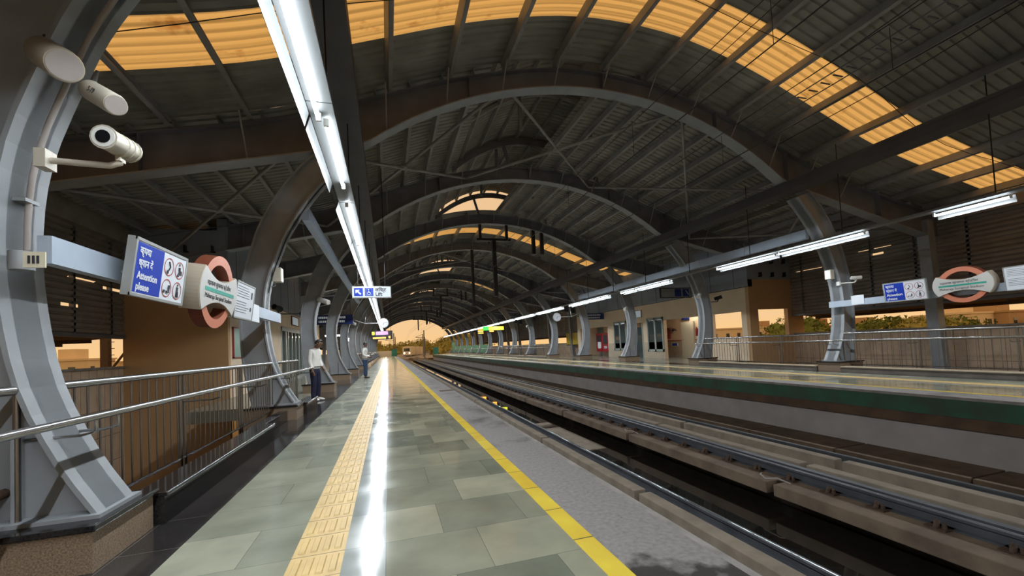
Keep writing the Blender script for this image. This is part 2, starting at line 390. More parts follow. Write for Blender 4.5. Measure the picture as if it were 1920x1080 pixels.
# ------------------------------------------------------------------ arch frames
def make_arch():
    y = FY(0); root = empty('roof_arch', (XC, y, 7.95))
    bot = [(x, zsoff(x)) for x in XS]; top = [(x, zroof(x) - .30) for x in XS]
    part(MB().strip_y([(x, z + .02) for x, z in bot], top, y - .012, y + .012), 'web', 'steel_dark', root)
    part(MB().strip_y(bot, [(x, z + .03) for x, z in bot], y - .17, y + .17), 'bottom_flange', 'steel', root)
    part(MB().strip_y([(x, z - .025) for x, z in top], top, y - .15, y + .15), 'top_flange', 'steel_dark', root)
    for x in (-4.5, -.55, 2.1, 5.74, 9.4, 12.03, 16.0):
        part(MB().box(x - .01, x + .01, y - .15, y + .15, zsoff(x) + .03, zroof(x) - .31), 'stiffener', 'steel_dark', root)
    for i in range(-6, 7):
        x = XC + i * 1.4
        for sy in (-1,):
            part(MB().tube([(x, y + .55 * sy, zroof(x) - .28), (x - .0, y + .06 * sy, zsoff(x) + .04)], .018, 5), 'fly_brace', 'purlin', root)
    return root
arch0 = make_arch()
for k in range(-1, KMAX + 1):
    a = arch0 if k == 0 else copy_tree(arch0, (0, PITCH * k, 0))
    if k < 0: lab = 'dark steel roof arch overhead, behind the first column'
    elif k == KMAX: lab = 'steel roof arch framing the open far end of the station'
    else: lab = f'dark steel roof arch spanning the tracks above the {ORD[k]} pair of columns'
    tag(a, lab, 'roof arch', 'roof arches')
# outer leaning columns at the side walls
def make_outer(s):
    y = FY(0); root = empty('outer_column', (mx(-7.4, s), y, -3.55))
    a, b = mx(-7.35, s), mx(-6.9, s)
    w = .17
    part(MB().add([(a - w, y - .17, -3.55), (a + w, y - .17, -3.55), (a + w, y + .17, -3.55), (a - w, y + .17, -3.55),
                   (b - w, y - .17, 5.0), (b + w, y - .17, 5.0), (b + w, y + .17, 5.0), (b - w, y + .17, 5.0)],
                  [(0, 1, 5, 4), (1, 2, 6, 5), (2, 3, 7, 6), (3, 0, 4, 7), (0, 3, 2, 1), (4, 5, 6, 7)]), 'shaft', 'steel', root)
    part(MB().box(a - .3, a + .3, y - .3, y + .3, -3.55, -3.5), 'base_plate', 'steel', root)
    return root
for s in (-1, 1):
    oc = make_outer(s)
    for k in range(0, KMAX + 1):
        if 2 <= k <= 4: continue
        o = oc if k == 0 else copy_tree(oc, (0, PITCH * k, 0))
        tag(o, f'leaning grey steel post at the louvred side wall beyond the {side_name(s)}, level with its {ORD[k]} curved column', 'post', f'leaning side wall posts beyond the {side_name(s)}')

# longitudinal beams
YA, YB = FY(-6), FY(KMAX) + .6
for s in (-1, 1):
    xa, xb = sorted((mx(-.88, s), mx(-.36, s)))
    o = MB().box(xa, xb, YA, YB, 5.6, 5.9).build('longitudinal_beam', 'beamdark')
    tag(o, f'long dark box beam running under the roof above the {side_name(s)} lights', 'beam')
for s in (-1, 1):
    xa, xb = sorted((mx(-1.72, s), mx(-1.58, s)))
    root = empty('cable_duct', (mx(-1.65, s), 18, 4.4), f'long pale grey cable duct fixed along the columns above the {side_name(s)} signs', 'duct')
    for i in range(7): part(MB().box(xa, xb, FY(1) + .25 + i * 2.4, FY(1) + 2.63 + i * 2.4, 4.27, 4.58), 'duct_length', 'bluebeam', root)
# sign beams
for s in (-1, 1):
    xa, xb = sorted((mx(-2.24, s), mx(-2.16, s)))
    o = MB().box(xa, xb, FY(0) - .1, FY(1) + .1, 2.0, 2.19).build('sign_beam', 'bluebeam')
    tag(o, f'pale blue grey beam carrying the signs between the first two columns of the {side_name(s)}', 'beam')

# ------------------------------------------------------------------ roof bays (ceiling)
def corr_sheet(x0, x1, y0, y1, fz, nseg):
    """trapezoid-corrugated sheet: ribs run along X over the vault"""
    prof = []; p = .2; n = int(round((y1 - y0) / p)); p = (y1 - y0) / n
    for i in range(n): prof += [(y0 + i * p, 0), (y0 + (i + .62) * p, 0), (y0 + (i + .72) * p, .035), (y0 + (i + .9) * p, .035)]
    prof.append((y1, 0))
    xs = [x0 + (x1 - x0) * i / nseg for i in range(nseg + 1)]
    vs = [(x, y, fz(x) + h) for x in xs for y, h in prof]; m = len(prof)
    return MB().add(vs, [(i * m + j, i * m + j + 1, (i + 1) * m + j + 1, (i + 1) * m + j) for i in range(nseg) for j in range(m - 1)])
def zmon(x): return 8.42 + 1.42 * (1 - ((x - XC) / 3.2)**2)
XE0, XE1 = XC - 13.4, XC + 13.4
SKY0, SKY1 = 3.4, 4.55
def purlin_mb(x, y0, y1, fz, h=.22):
    z = fz(x) - .03; dx = .01; sl = (fz(x + dx) - fz(x - dx)) / (2 * dx); a = math.atan(sl)
    mb = MB()
    R = Matrix.Rotation(-a, 3, 'Y')
    mb.box(-.004, .004, y0, y1, -h, 0, R, (x, 0, z)); mb.box(-.004, .09, y0, y1, -h, -h + .008, R, (x, 0, z)); mb.box(-.004, .06, y0, y1, -.008, 0, R, (x, 0, z))
    return mb
def make_bay(kind):
    y0, y1 = FY(0), FY(1)
    if kind == 'sky':
        root = corr_sheet(XE0, XE1, y0, y0 + SKY0, zroof, 60).build('ceiling', 'sheet')
        root['kind'] = 'structure'
        corr_sheet(XE0, XE1, y0 + SKY1, y1, zroof, 60).build('sheeting', 'sheet', root)
        xs = [XC + (i + .0) * 1.4 for i in range(-9, 10)]
        edges = [XE0 + .1] + xs + [XE1 - .1]
        for a, b in zip(edges, edges[1:]):
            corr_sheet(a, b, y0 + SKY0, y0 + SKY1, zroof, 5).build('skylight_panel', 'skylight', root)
    else:
        root = corr_sheet(XE0, 2.75, y0, y1, zroof, 30).build('ceiling', 'sheet'); root['kind'] = 'structure'
        corr_sheet(5.95, XE1, y0, y1, zroof, 44).build('sheeting', 'sheet', root)
        corr_sheet(2.5, 8.98, y0, y1, zmon, 20).build('raised_sheeting', 'sheet', root)
        xs = [XC + (i + .5) * .78 for i in range(-17, 17)]
        for j, yy in enumerate((y0 + .1, y0 + 3.0)):
            xr = [2.6 + 6.28 * i / 16 for i in range(17)]
            MB().strip_y([(x, zmon(x) - .16) for x in xr], [(x, zmon(x) - .04) for x in xr], yy - .05, yy + .05).build('monitor_rib', 'purlin', root)
            for x in (4.45, 7.0): MB().box(x - .05, x + .05, yy - .05, yy + .05, zroof(x) - .3, zmon(x) - .1).build('monitor_post', 'steel_dark', root)
        xr = [2.6 + 6.28 * i / 16 for i in range(17)]
        MB().strip_y([(x, zmon(x) - .42) for x in xr], [(x, zmon(x) - .17) for x in xr], y1 - .12, y1 - .04).build('monitor_end_rib', 'steel_dark', root)
        MB().add([(4.9, y1 - .12, zroof(4.9) - .3), (5.02, y1 - .12, zroof(4.9) - .3), (4.72, y1 - .12, zmon(4.7) - .2), (4.6, y1 - .12, zmon(4.7) - .2), (4.9, y1 - .04, zroof(4.9) - .3), (5.02, y1 - .04, zroof(4.9) - .3), (4.72, y1 - .04, zmon(4.7) - .2), (4.6, y1 - .04, zmon(4.7) - .2)], [(0, 1, 2, 3), (4, 5, 6, 7), (0, 1, 5, 4), (2, 3, 7, 6), (1, 2, 6, 5), (0, 3, 7, 4)]).build('monitor_strut', 'steel_dark', root)
        for x in [2.9 + .78 * i for i in range(8)]:
            purlin_mb(x, y0 + .02, y1 - .02, zmon, .12).build('monitor_purlin', 'purlin', root)
    for x in xs:
        if kind != 'sky' and 2.75 < x < 5.95: continue
        purlin_mb(x, y0 + .02, y1 - .02, zroof).build('purlin', 'purlin', root)
    return root
sk = make_bay('sky'); mo = make_bay('mon')
first = {'sky': True, 'mon': True}
for k in range(KMIN, KMAX):
    kd = 'sky' if k % 3 == 0 else 'mon'; src = sk if kd == 'sky' else mo
    if kd == 'sky' and k == 0: continue
    if kd == 'mon' and first['mon']:
        first['mon'] = False; src.location = (0, PITCH * k, 0); mo_k = k; continue
    base = 0 if kd == 'sky' else mo_k
    copy_tree(src, (0, PITCH * (k - base), 0))

# cross bracing rods under the roof
def brace(k, xa, xb, lab):
    ya, yb = FY(k) + .1, FY(k + 1) - .1; za, zb = zsoff(xa) + .25, zsoff(xb) + .25; ym = (ya + yb) / 2; xm = (xa + xb) / 2; zm = (za + zb) / 2
    root = empty('cross_bracing', (xm, ym, zm), lab, 'bracing', 'cross bracing rods under the roof')
    for (x, y, z) in ((xa, ya, za), (xa, yb, za), (xb, ya, zb), (xb, yb, zb)):
        part(MB().tube([(xm, ym, zm), (x, y, z)], .045, 6), 'rod', 'purlin', root)
    part(MB().box(xm - .14, xm + .14, ym - .14, ym + .14, zm - .015, zm + .015), 'node_plate', 'purlin', root)
for k in (1, 4, 7, 10):
    for j, (xa, xb) in enumerate(((-6.6, -1.9), (-1.9, 3.1), (3.1, 8.4), (8.4, 13.4), (13.4, 18.1))):
        where = ['beyond the near platform', 'over the near platform', 'above the tracks', 'over the opposite platform', 'beyond the opposite platform'][j]
        brace(k, xa, xb, f'crossed grey bracing rods {where}, between the {ORD[k]} and {ORD[k+1]} roof arches')

# thin electric wires slung under the roof
o = MB()
o.tube([(x, 6.9 + .12 * sin(x), zroof(x) - .32 + .0) for x in [XE0 + .5 + i * .9 for i in range(29)]], .009, 4)
tag(o.build('roof_cable', 'black'), 'thin black cable slung across the amber skylight strip overhead', 'cable')
for i, (xa, xb) in enumerate(((7.9, 8.0), (9.9, 10.1), (11.2, 11.5))):
    o = MB().tube([(xa, 3.7, zroof(xa) - .42), (xb, 6.5, zroof(xb) - .38), (xb, 9.6, zroof(xb) - .42)], .012, 4).build('roof_wire', 'black')
    tag(o, 'thin black wire running lengthwise below the roof sheets ' + ['above the tracks', 'toward the opposite platform edge', 'above the opposite platform edge'][i], 'wire')
# flat cable ladder under the roof
o = MB()
for x in (10.35, 10.65): o.box(x - .01, x + .01, 3.8, 9.5, zroof(x) - .42, zroof(x) - .40)
for i in range(19): o.box(10.35, 10.65, 3.9 + i * .3, 3.93 + i * .3, zroof(10.5) - .43, zroof(10.5) - .41)
tag(o.build('cable_tray', 'steel_dark'), 'slim ladder cable tray hung below the roof before the second arch', 'cable tray')

# ------------------------------------------------------------------ platforms
YF0, YF1 = FY(-6), FY(KMAX) + 1.2
NB0, NB1 = 12.25, 34.2          # open concourse stretch
def slab(s):
    n = 1 if s < 0 else 2
    def bx(x0, x1, y0, y1, z0, z1):
        a, b = sorted((mx(x0, s), mx(x1, s))); return MB().box(a, b, y0, y1, z0, z1)
    struct('floor', bx(-.06, 1.12, YF0, YF1, -.3, 0), 'tiles')
    struct('floor', bx(-.32, -.06, YF0, YF1, -.3, 0), 'strip')
    struct('floor', bx(-1.44, -.64, YF0, YF1, -.3, 0), 'tilesL')
    struct('floor', bx(-2.38, -1.44, YF0, YF1, -.3, 0), 'blackfloor')
    struct('floor', bx(1.26, 1.87, YF0, YF1, -.3, 0), 'edge')
    if s < 0:
        struct('floor', bx(-5.0, -2.38, NB0 - .0, NB1, -.3, 0), 'concourse')
    else:
        struct('floor', bx(-8.5, -2.38, 15.8, NB1, -.3, 0), 'concourse')
    # under floor wall of platform
    struct('trim_1' if s < 0 else 'trim_2', bx(-2.15, 1.62, YF0, YF1, -3.6, -.3), 'wallgrey')
    # yellow line
    o = bx(1.12, 1.26, YF0, YF1, -.3, .002).build('yellow_safety_line', 'yline')
    tag(o, f'yellow tiled safety line along the edge of the {side_name(s)}', 'floor marking')
    # tactile strip with raised bars
    tp = bx(-.64, -.32, YF0, YF1, -.3, .002)
    yy = 1.2
    x0 = mx(-.64, s)
    sg = 1 if s < 0 else -1
    if s < 0:
        while yy < 30:
            for i in range(4):
                xc = x0 + sg * (.05 + i * .073)
                w = .022
                for (ya, yb) in ((yy + .02, yy + .28),):
                    tp.add([(xc - w, ya + .02, .003), (xc + w, ya + .02, .003), (xc + w, yb - .02, .003), (xc - w, yb - .02, .003),
                            (xc - w * .75, ya + .03, .011), (xc + w * .75, ya + .03, .011), (xc + w * .75, yb - .03, .011), (xc - w * .75, yb - .03, .011)],
                           [(4, 5, 6, 7), (0, 1, 5, 4), (1, 2, 6, 5), (2, 3, 7, 6), (3, 0, 4, 7)])
            # joint
            yy += .30
    o = tp.build('tactile_strip', 'tactile')
    tag(o, f'strip of ribbed yellow beige tactile tiles along the {side_name(s)}', 'tactile paving')
slab(-1); slab(1)
# joints in tactile strip are thin dark grooves
o = MB()
for i in range(96): o.box(-.64, -.32, 1.197 + i * .3, 1.2005 + i * .3, .0, .0035)
o.build('tile_joint', 'kerb', None)
jo = bpy.data.objects['tile_joint']; jo.parent = bpy.data.objects['tactile_strip']
# fascia and overhang of the opposite platform, near platform edge face
o = MB(); o.use('concrete').box(9.60, 9.66, YF0, YF1, -.05, 0.001); o.use('green').box(9.605, 9.66, YF0, YF1, -.36, -.05); o.use('brown').box(9.62, 9.68, YF0, YF1, -.56, -.36)
struct('trim_3', o, None)
o = MB(); o.use('concrete').box(1.82, 1.875, YF0, YF1, -.3, .0005)
struct('trim_4', o, None)
struct('wall_far_platform', MB().box(9.72, 9.9, YF0, YF1, -1.5, -.5), 'wallgrey')

# curb between plinths
def curb(s, y0, y1, lab):
    zk = .22 if s < 0 else .13
    a, b = sorted((mx(-1.76, s), mx(-1.98, s)))
    root = empty('granite_kerb', ((a + b) / 2, (y0 + y1) / 2, 0), lab, 'kerb')
    part(MB().box(a, b, y0, y1, 0, zk), 'block', 'granite_b' if s < 0 else 'stonegrey', root)
    a2, b2 = sorted((mx(-1.74, s), mx(-2.0, s)))
    part(MB().box(a2, b2, y0, y1, zk, zk + .035), 'coping', 'granite_b' if s < 0 else 'dado', root, .008)
kerbs = {-1: [(0, 7.35), (1, 11.5)] + [(k, None) for k in range(5, KMAX)], 1: [(0, None), (1, None)] + [(k, None) for k in range(5, KMAX)]}
for s in (-1, 1):
    for k, ye in kerbs[s]:
        y0 = FY(k) + .39; y1 = ye or FY(k + 1) - .39
        curb(s, y0, y1, f'black granite kerb under the railing just behind the first column' if k < 0 else f'{"black granite" if s < 0 else "grey stone"} kerb under the {side_name(s)} railing after its {ORD[k]} column')

for y0, y1, w_ in ((7.36, FY(1) - .39, 'before the second column'),):
    o = MB().box(-2.14, -1.98, y0, y1, 0, .2).build('narrow_kerb', 'granite_b', None, (0, 0, 0), .008); tag(o, f'narrow black granite kerb under the near platform railing {w_}', 'kerb')
# ------------------------------------------------------------------ railings
def railing(s, y0, y1, lab, detail=True, hand=True):
    X = mx(-2.30, s); XH = mx(-1.92, s); zb = 0.0
    root = empty('railing', (X, (y0 + y1) / 2, zb), lab, 'railing', f'stainless steel railings on the {side_name(s)}')
    part(MB().tube([(X, y0, 1.16), (X, y1, 1.16)], .03, 12), 'top_rail', 'inox', root)
    part(MB().tube([(XH, y0, .95), (XH, y1, .95)], .025, 12), 'hand_rail', 'inox', root)
    part(MB().tube([(X, y0 + .1, .19), (X, y1 - .1, .19)], .016, 8), 'bottom_rail', 'inox', root)
    n = max(1, round((y1 - y0) / 1.75)); ps = []
    for i in range(n + 1):
        yc = y0 + .12 + (y1 - y0 - .24) * i / n
        ps.append(yc)
        for dy in (-.05, .05):
            part(MB().tube([(X, yc + dy, zb), (X, yc + dy, 1.14)], .019, 8), 'post', 'inox_d', root)
        sg = 1 if s < 0 else -1
        part(MB().tube([(X, yc, .83), (X + sg * .3, yc, .83), (XH, yc, .85), (XH, yc, .93)], .011, 6), 'bracket', 'inox', root)
    if detail:
        y = y0 + .05
        while y < y1:
            if min(abs(y - p) for p in ps) > .1:
                part(MB().tube([(X, y, .19), (X, y, 1.14)], .008, 6, False), 'baluster', 'inox_d', root)
            y += .145
    else:
        mb = MB(); y = y0 + .1
        while y < y1: mb.box(X - .008, X + .008, y - .008, y + .008, .19, 1.14); y += .29
        part(mb, 'balusters', 'inox', root)
rails = {-1: [(-1, None), (0, None), (1, 12.0)] + [(k, None) for k in range(5, KMAX)], 1: [(0, None), (1, None)] + [(k, None) for k in range(5, KMAX)]}
for s in (-1, 1):
    for k, ye in rails[s]:
        y0 = FY(k) + .0; y1 = ye or FY(k + 1) - .0
        lab = 'stainless steel railing nearest the camera, running back behind the first column' if k < 0 else f'stainless steel railing on the {side_name(s)} after its {ORD[k]} curved column'
        railing(s, y0, y1, lab, k < 7)
# diagonal pipe at the foot of the first column
root = empty('drain_pipe', (-2.42, 3.4, .50), 'dark round pipe stub with flange low against the side of the first column', 'pipe')
part(MB().tube([(-2.86, 3.30, .40), (-2.42, 3.30, .485), (-2.40, 3.54, .50)], .032, 10), 'pipe', 'rust', root)
part(MB().tube([(-2.41, 3.27, .487), (-2.39, 3.34, .493)], .06, 14), 'flange', 'rust', root)

# ------------------------------------------------------------------ side walls, louvres, parapets
for s in (-1, 1):
    nm = 'wall_left' if s < 0 else 'wall_right'
    xw = mx(-7.8, s); a, b = sorted((xw, mx(-8.0, s)))
    for (y0, y1, tg) in ((YF0, 15.6, ''), (34.2, YF1, '_far')):
        struct(nm + '_parapet' + tg, MB().box(a, b, y0, y1, -3.6, 1.16), 'parapet')
        struct('trim_' + ('5' if s < 0 else '6') + tg, MB().box(a - .06, b + .06, y0, y1, 1.16, 1.22), 'concrete')
        # ribbed louvre sheeting (horizontal ribs)
        mb = MB(); z = 2.15; rows = []
        while z < 5.15: rows += [(0, z), (.05, z + .03), (.05, z + .11), (0, z + .14)]; z += .16
        vs = []; 
        for o_, zz in rows: vs += [(xw + (o_ if s < 0 else -o_), y0, zz), (xw + (o_ if s < 0 else -o_), y1, zz)]
        gap = set()
        fs = []
        slits = ([(13.3, 14.3, 3.6), (14.6, 15.4, 3.49), (13.0, 13.6, 2.86)] if s < 0 else [(14.0, 15.3, 4.19), (11.95, 12.45, 4.545), (11.25, 11.85, 4.54), (11.5, 12.0, 4.32)]) if not tg else []
        xo_ = lambda o_: xw + (o_ if s < 0 else -o_)
        for i in range(len(rows) - 1):
            (oa, za), (ob, zb2) = rows[i], rows[i + 1]
            cuts = sorted([(p0, p1) for p0, p1, zz in slits if za <= zz < zb2 or (za == zb2 and False)])
            yy = y0
            for p0, p1 in cuts + [(y1, y1)]:
                if p0 > yy: mb.add([(xo_(oa), yy, za), (xo_(oa), p0, za), (xo_(ob), p0, zb2), (xo_(ob), yy, zb2)], [(0, 1, 2, 3)])
                yy = p1
        wl = mb.build(nm + '_louvre' + tg, 'louvre'); wl['kind'] = 'structure'
        mb = MB(); y = y0 + 1
        while y < y1:
            mb.box(xw - .05, xw + .05, y, y + .08, 2.1, 5.25); y += 1.5
        mb.box(xw - .08, xw + .08, y0, y1, 2.05, 2.15)
        struct('trim_' + ('7' if s < 0 else '8') + tg, mb, 'steel_dark')
        # eave bracket outside: sloping canopy sheet below the louvres
        mb = MB(); xo = mx(-9.3, s)
        mb.add([(xw, y0, 2.12), (xw, y1, 2.12), (xo, y1, 1.98), (xo, y0, 1.98), (xw, y0, 2.15), (xw, y1, 2.15), (xo, y1, 2.01), (xo, y0, 2.01)], [(0, 1, 2, 3), (4, 5, 6, 7), (0, 3, 7, 4), (1, 2, 6, 5), (2, 3, 7, 6)])
        y = y0 + .7
        while y < y1: mb.box(min(xw, xo), max(xw, xo), y, y + .06, 1.9, 2.0); y += 2.0
        mb.box(xo - .04, xo + .04, y0, y1, 1.88, 1.98)
        struct('trim_' + ('9' if s < 0 else '10') + tg, mb, 'rust')
    # lower side floor
    a, b = sorted((mx(-7.8, s), mx(-2.15, s)))
    struct('floor', MB().box(a, b, YF0, YF1, -3.7, -3.55), 'concrete')
    # lower wall between void and track side
    # grey gutter fascia at roof edge
    a, b = sorted((mx(-7.82, s), mx(-7.55, s)))
    struct('trim_' + ('11' if s < 0 else '12'), MB().box(a, b, YF0, YF1, 4.95, 5.62), 'louvre')

# ------------------------------------------------------------------ station building blocks
def block(s):
    XB = -5.0 if s < 0 else -5.1
    nm = 'left' if s < 0 else 'right'
    def bx(x0, x1, y0, y1, z0, z1):
        a, b = sorted((mx(x0, s), mx(x1, s))); return MB().box(a, b, y0, y1, z0, z1)
    def th(m_, *a): return a
    Y0, Y1 = 15.6, 34.2
    # end face (towards the camera), its lack of light put into a browner colour
    if s < 0:
        mb = MB(); a, b = sorted((mx(XB, s), mx(-7.8, s)))
        mb.box(a, b, Y0, Y0 + .2, -3.6, 3.9)
        struct('wall_end_' + nm, mb, 'brown_shaded')
        struct('wall_front_' + nm, bx(XB - .2, XB, Y0 + .2, 22.6, 0, 3.55), 'beige')
        struct('wall_front_' + nm + '_rear', bx(XB - .2, XB, 28.4, Y1, 0, 3.55), 'beige')
        struct('wall_front_' + nm + '_lintel', bx(XB - .2, XB, 22.6, 28.4, 2.75, 3.55), 'beige')
    else:
        mb = MB()
        xs0, xs1 = 2 * XC + 5.1, 19.95
        mb.box(xs0, xs1, Y0, Y0 + .2, 2.45, 3.9); mb.box(xs0, xs0 + .52, Y0, Y0 + .2, -3.6, 2.45); mb.box(18.95, xs1, Y0, Y0 + .2, -3.6, 2.45); mb.box(xs0 + .52, 18.95, Y0, Y0 + .2, -3.6, 1.16)
        struct('wall_end_' + nm, mb, 'brown_shaded')
        XF = xs0
        mb = MB()
        mb.box(XF, XF + .2, Y0 + .2, Y1, 2.4, 3.55); mb.box(XF, XF + .2, Y0 + .2, 16.1, 0, 2.4)
        mb.box(XF, XF + .2, 18.0, 18.12, 0, 2.4); mb.box(XF, XF + .2, 22.05, 24.3, 0, 2.4); mb.box(XF, XF + .2, 25.3, 29.0, 0, 2.4); mb.box(XF, XF + .2, 33.8, Y1, 0, 2.4)
        struct('wall_front_' + nm, mb, 'beige')
        # recess walls behind the openings
        struct('wall_recess_' + nm, MB().box(18.6, 18.8, 20.6, Y1, 0, 3.4), 'beige')
        struct('trim_21', MB().box(18.57, 18.6, 20.6, Y1, 0, 1.04), 'dado')
        struct('trim_22', MB().box(18.55, 18.6, 20.6, Y1, 1.04, 1.09), 'signred')
        struct('wall_outer_' + nm, MB().box(19.4, 19.6, Y0 + .2, 20.6, -.3, 1.10), 'beige')
        struct('wall_cross_' + nm, MB().box(XF + .2, 18.6, 25.4, 25.6, 0, 2.9), 'beige')
        struct('ceiling_recess', MB().box(XF + .2, 19.8, Y0 + .2, Y1, 2.9, 3.0), 'beige')
        struct('trim_23', MB().box(XF - .02, XF, 22.05, 24.3, 0, 1.04).box(XF - .02, XF, 25.3, 29.0, 0, 1.04), 'dado')
        struct('wall_sill_right', MB().box(XF, XF + .2, 16.1, 18.0, 0, 1.10), 'beige')
    # grey cladding band over
    a, b = sorted((mx(XB + .03, s), mx(XB - .25, s)))
    struct('trim_' + ('13' if s < 0 else '14'), MB().box(a, b, Y0 + .0 if s > 0 else Y0, Y1, 3.55, 5.9), 'acp')
    a, b = sorted((mx(XB, s), mx(-8.2, s)))
    struct('trim_' + ('15' if s < 0 else '16'), MB().box(a, b, Y0 - .03, Y0, 3.9, 5.5), 'acp')
    # panel joints in the cladding
    mb = MB()
    for i in range(12):
        y = Y0 + .8 + i * 1.55; x_ = mx(XB + .035, s); mb.box(x_ - .003, x_ + .003, y, y + .02, 3.55, 5.8)
    x_ = mx(XB + .035, s); mb.box(x_ - .003, x_ + .003, Y0, Y1, 3.54, 3.57)
    struct('trim_' + ('17' if s < 0 else '18'), mb, 'black')
    # birds-spike like fixings on the end face cladding
    mb = MB()
    for r_ in range(2 if s > 0 else 1):
        for i in range(4 if s > 0 else 3):
            x = (17.2 + i * .75) if s > 0 else (-6.9 + i * .75); z = 4.0 + r_ * .65 if s > 0 else 4.75
            mb.box(x, x + .12, Y0 - .12, Y0 - .03, z, z + .05); mb.box(x + .04, x + .07, Y0 - .2, Y0 - .03, z, z + .22)
    struct('trim_' + ('19' if s < 0 else '20'), mb, 'black')
    # end wall rear
    a, b = sorted((mx(XB, s), mx(-8.0, s)))
    struct('wall_rear_' + nm, MB().box(a, b, Y1, Y1 + .2, -3.6, 5.5), 'beige')
block(-1); block(1)

def window_unit(i, X, y0, y1, z0, z1, s):
    sg = 1 if s < 0 else -1
    root = MB().box(min(X, X + sg * .05), max(X, X + sg * .05), y0, y1, z0, z1)
    f = MB(); w = .1
    xa, xb = sorted((X, X + sg * .07))
    f.box(xa, xb, y0, y0 + w, z0, z1); f.box(xa, xb, y1 - w, y1, z0, z1); f.box(xa, xb, y0, y1, z0, z0 + w * 1.6); f.box(xa, xb, y0, y1, z1 - w * 1.4, z1)
    ym = (y0 + y1) / 2; f.box(xa, xb, ym - .07, ym + .07, z0, z1)
    o = f.build(f'window_{i}', 'board' if False else 'winframe'); o['kind'] = 'structure'
    g = MB().box(min(X, X + sg * .02), max(X, X + sg * .02), y0 + .02, y1 - .02, z0 + .02, z1 - .02).build('pane', 'glass', o)
    return o
M['winframe'] = mat('window_frame_grey_green', (.33, .37, .33), .4, 0, .05, 3)
XR = 2 * XC + 5.1
window_unit(1, XR, 22.1, 23.75, .42, 2.62, 1)
window_unit(2, XR, 26.3, 28.0, .5, 2.66, 1)
# doors, opposite side
d = MB().box(XR + .08, XR + .12, 24.4, 25.2, 0, 2.1).build('door_1', 'glass'); d['kind'] = 'structure'
MB().box(XR - .03, XR + .05, 24.28, 24.4, 0, 2.4).build('door_frame', 'winframe', d); MB().box(XR - .03, XR + .05, 25.2, 25.32, 0, 2.4).build('door_frame', 'winframe', d)
d = MB().box(18.48, 18.57, 21.7, 22.85, 0, 2.25).build('door_2', 'cream'); d['kind'] = 'structure'
MB().tube([(18.43, 22.75, 1.1), (18.43, 22.62, 1.1), (18.48, 22.62, 1.1)], .015, 6).build('door_handle', 'inox', d)
# near side building: window strip and doors
XL = -5.0
def shopfront():
    o = MB(); 
    for y in (22.6, 23.5, 24.0, 24.9, 25.8, 26.7, 27.6, 28.3): o.box(XL - .1, XL + .02, y, y + .12, 0, 2.75)
    o.box(XL - .1, XL + .02, 22.6, 28.4, 2.55, 2.75); o.box(XL - .1, XL + .02, 22.6, 28.4, 0, .15)
    w = o.build('window_3', 'winframe'); w['kind'] = 'structure'
    MB().box(XL - .08, XL - .05, 22.7, 28.3, .1, 2.6).build('pane', 'glass', w)
    MB().box(XL - .04, XL - .03, 23.6, 23.95, .2, 2.5).build('door_leaf', 'cream', w)
shopfront()
# framed boards
def board(name, X, y0, y1, z0, z1, s, mface, lab, cat, frame='signgrey', txt=None, lines=None, th=.06, tilt=0):
    sg = 1 if s < 0 else -1
    root = empty(name, (X, (y0 + y1) / 2, (z0 + z1) / 2), lab, cat)
    xa, xb = sorted((X, X + sg * th)); f = MB(); w = .035
    f.box(xa, xb, y0, y0 + w, z0, z1); f.box(xa, xb, y1 - w, y1, z0, z1); f.box(xa, xb, y0, y1, z0, z0 + w); f.box(xa, xb, y0, y1, z1 - w, z1)
    part(f, 'frame', frame, root)
    part(MB().box(min(X, X + sg * (th - .02)), max(X, X + sg * (th - .02)), y0 + .02, y1 - .02, z0 + .02, z1 - .02), 'panel', mface, root)
    return root
board('notice_board', XL, 15.95, 17.1, 1.3, 2.35, -1, 'board', 'framed pale green notice board on the beige wall beyond the first railing', 'notice board', 'signred')
board('lit_sign', XL, 24.9, 26.6, 2.95, 3.45, -1, 'signlit', 'small lit white sign above the glazed station doors of the near platform', 'sign', 'brown')
board('notice_board', 18.55, 33.2, 34.1, 1.2, 2.5, 1, 'board', 'pale green notice board on the wall past the red fire cabinet', 'notice board', 'signgrey')
board('lit_sign', XR - .02, 24.3, 26.0, 2.75, 3.25, 1, 'signlit', 'lit white sign over the dark doorway of the opposite platform', 'sign', 'signgrey')
board('wall_notice', 18.55, 23.3, 23.9, .68, .93, 1, 'bluesign', 'small blue and white notice on the dado beside the cream door', 'notice', 'white')
board('wall_notice', XR - .01, 30.1, 30.6, .7, 1.2, 1, 'signwhite', 'small white paper notice on the wall beside the red fire cabinet', 'notice', 'white')
board('door_sign', 18.55, 22.1, 22.8, 2.38, 2.6, 1, 'navy', 'small blue sign above the cream door', 'sign', 'navy')
# red fire cabinet
root = empty('fire_cabinet', (18.0, 32.4, .4), 'red fire hose cabinet with glazed doors against the opposite platform wall', 'cabinet')
part(MB().box(17.75, 18.1, 30.9, 33.1, .35, 1.95), 'body', 'red', root)
for y in (31.0, 32.1):
    dd = part(MB().box(17.71, 17.75, y, y + .95, .45, 1.88), 'door', 'red', root)
    part(MB().box(17.70, 17.712, y + .12, y + .8, 1.0, 1.75), 'glazing', 'ink', dd)
    part(MB().box(17.70, 17.712, y + .2, y + .7, .62, .82), 'label_plate', 'signwhite', dd)
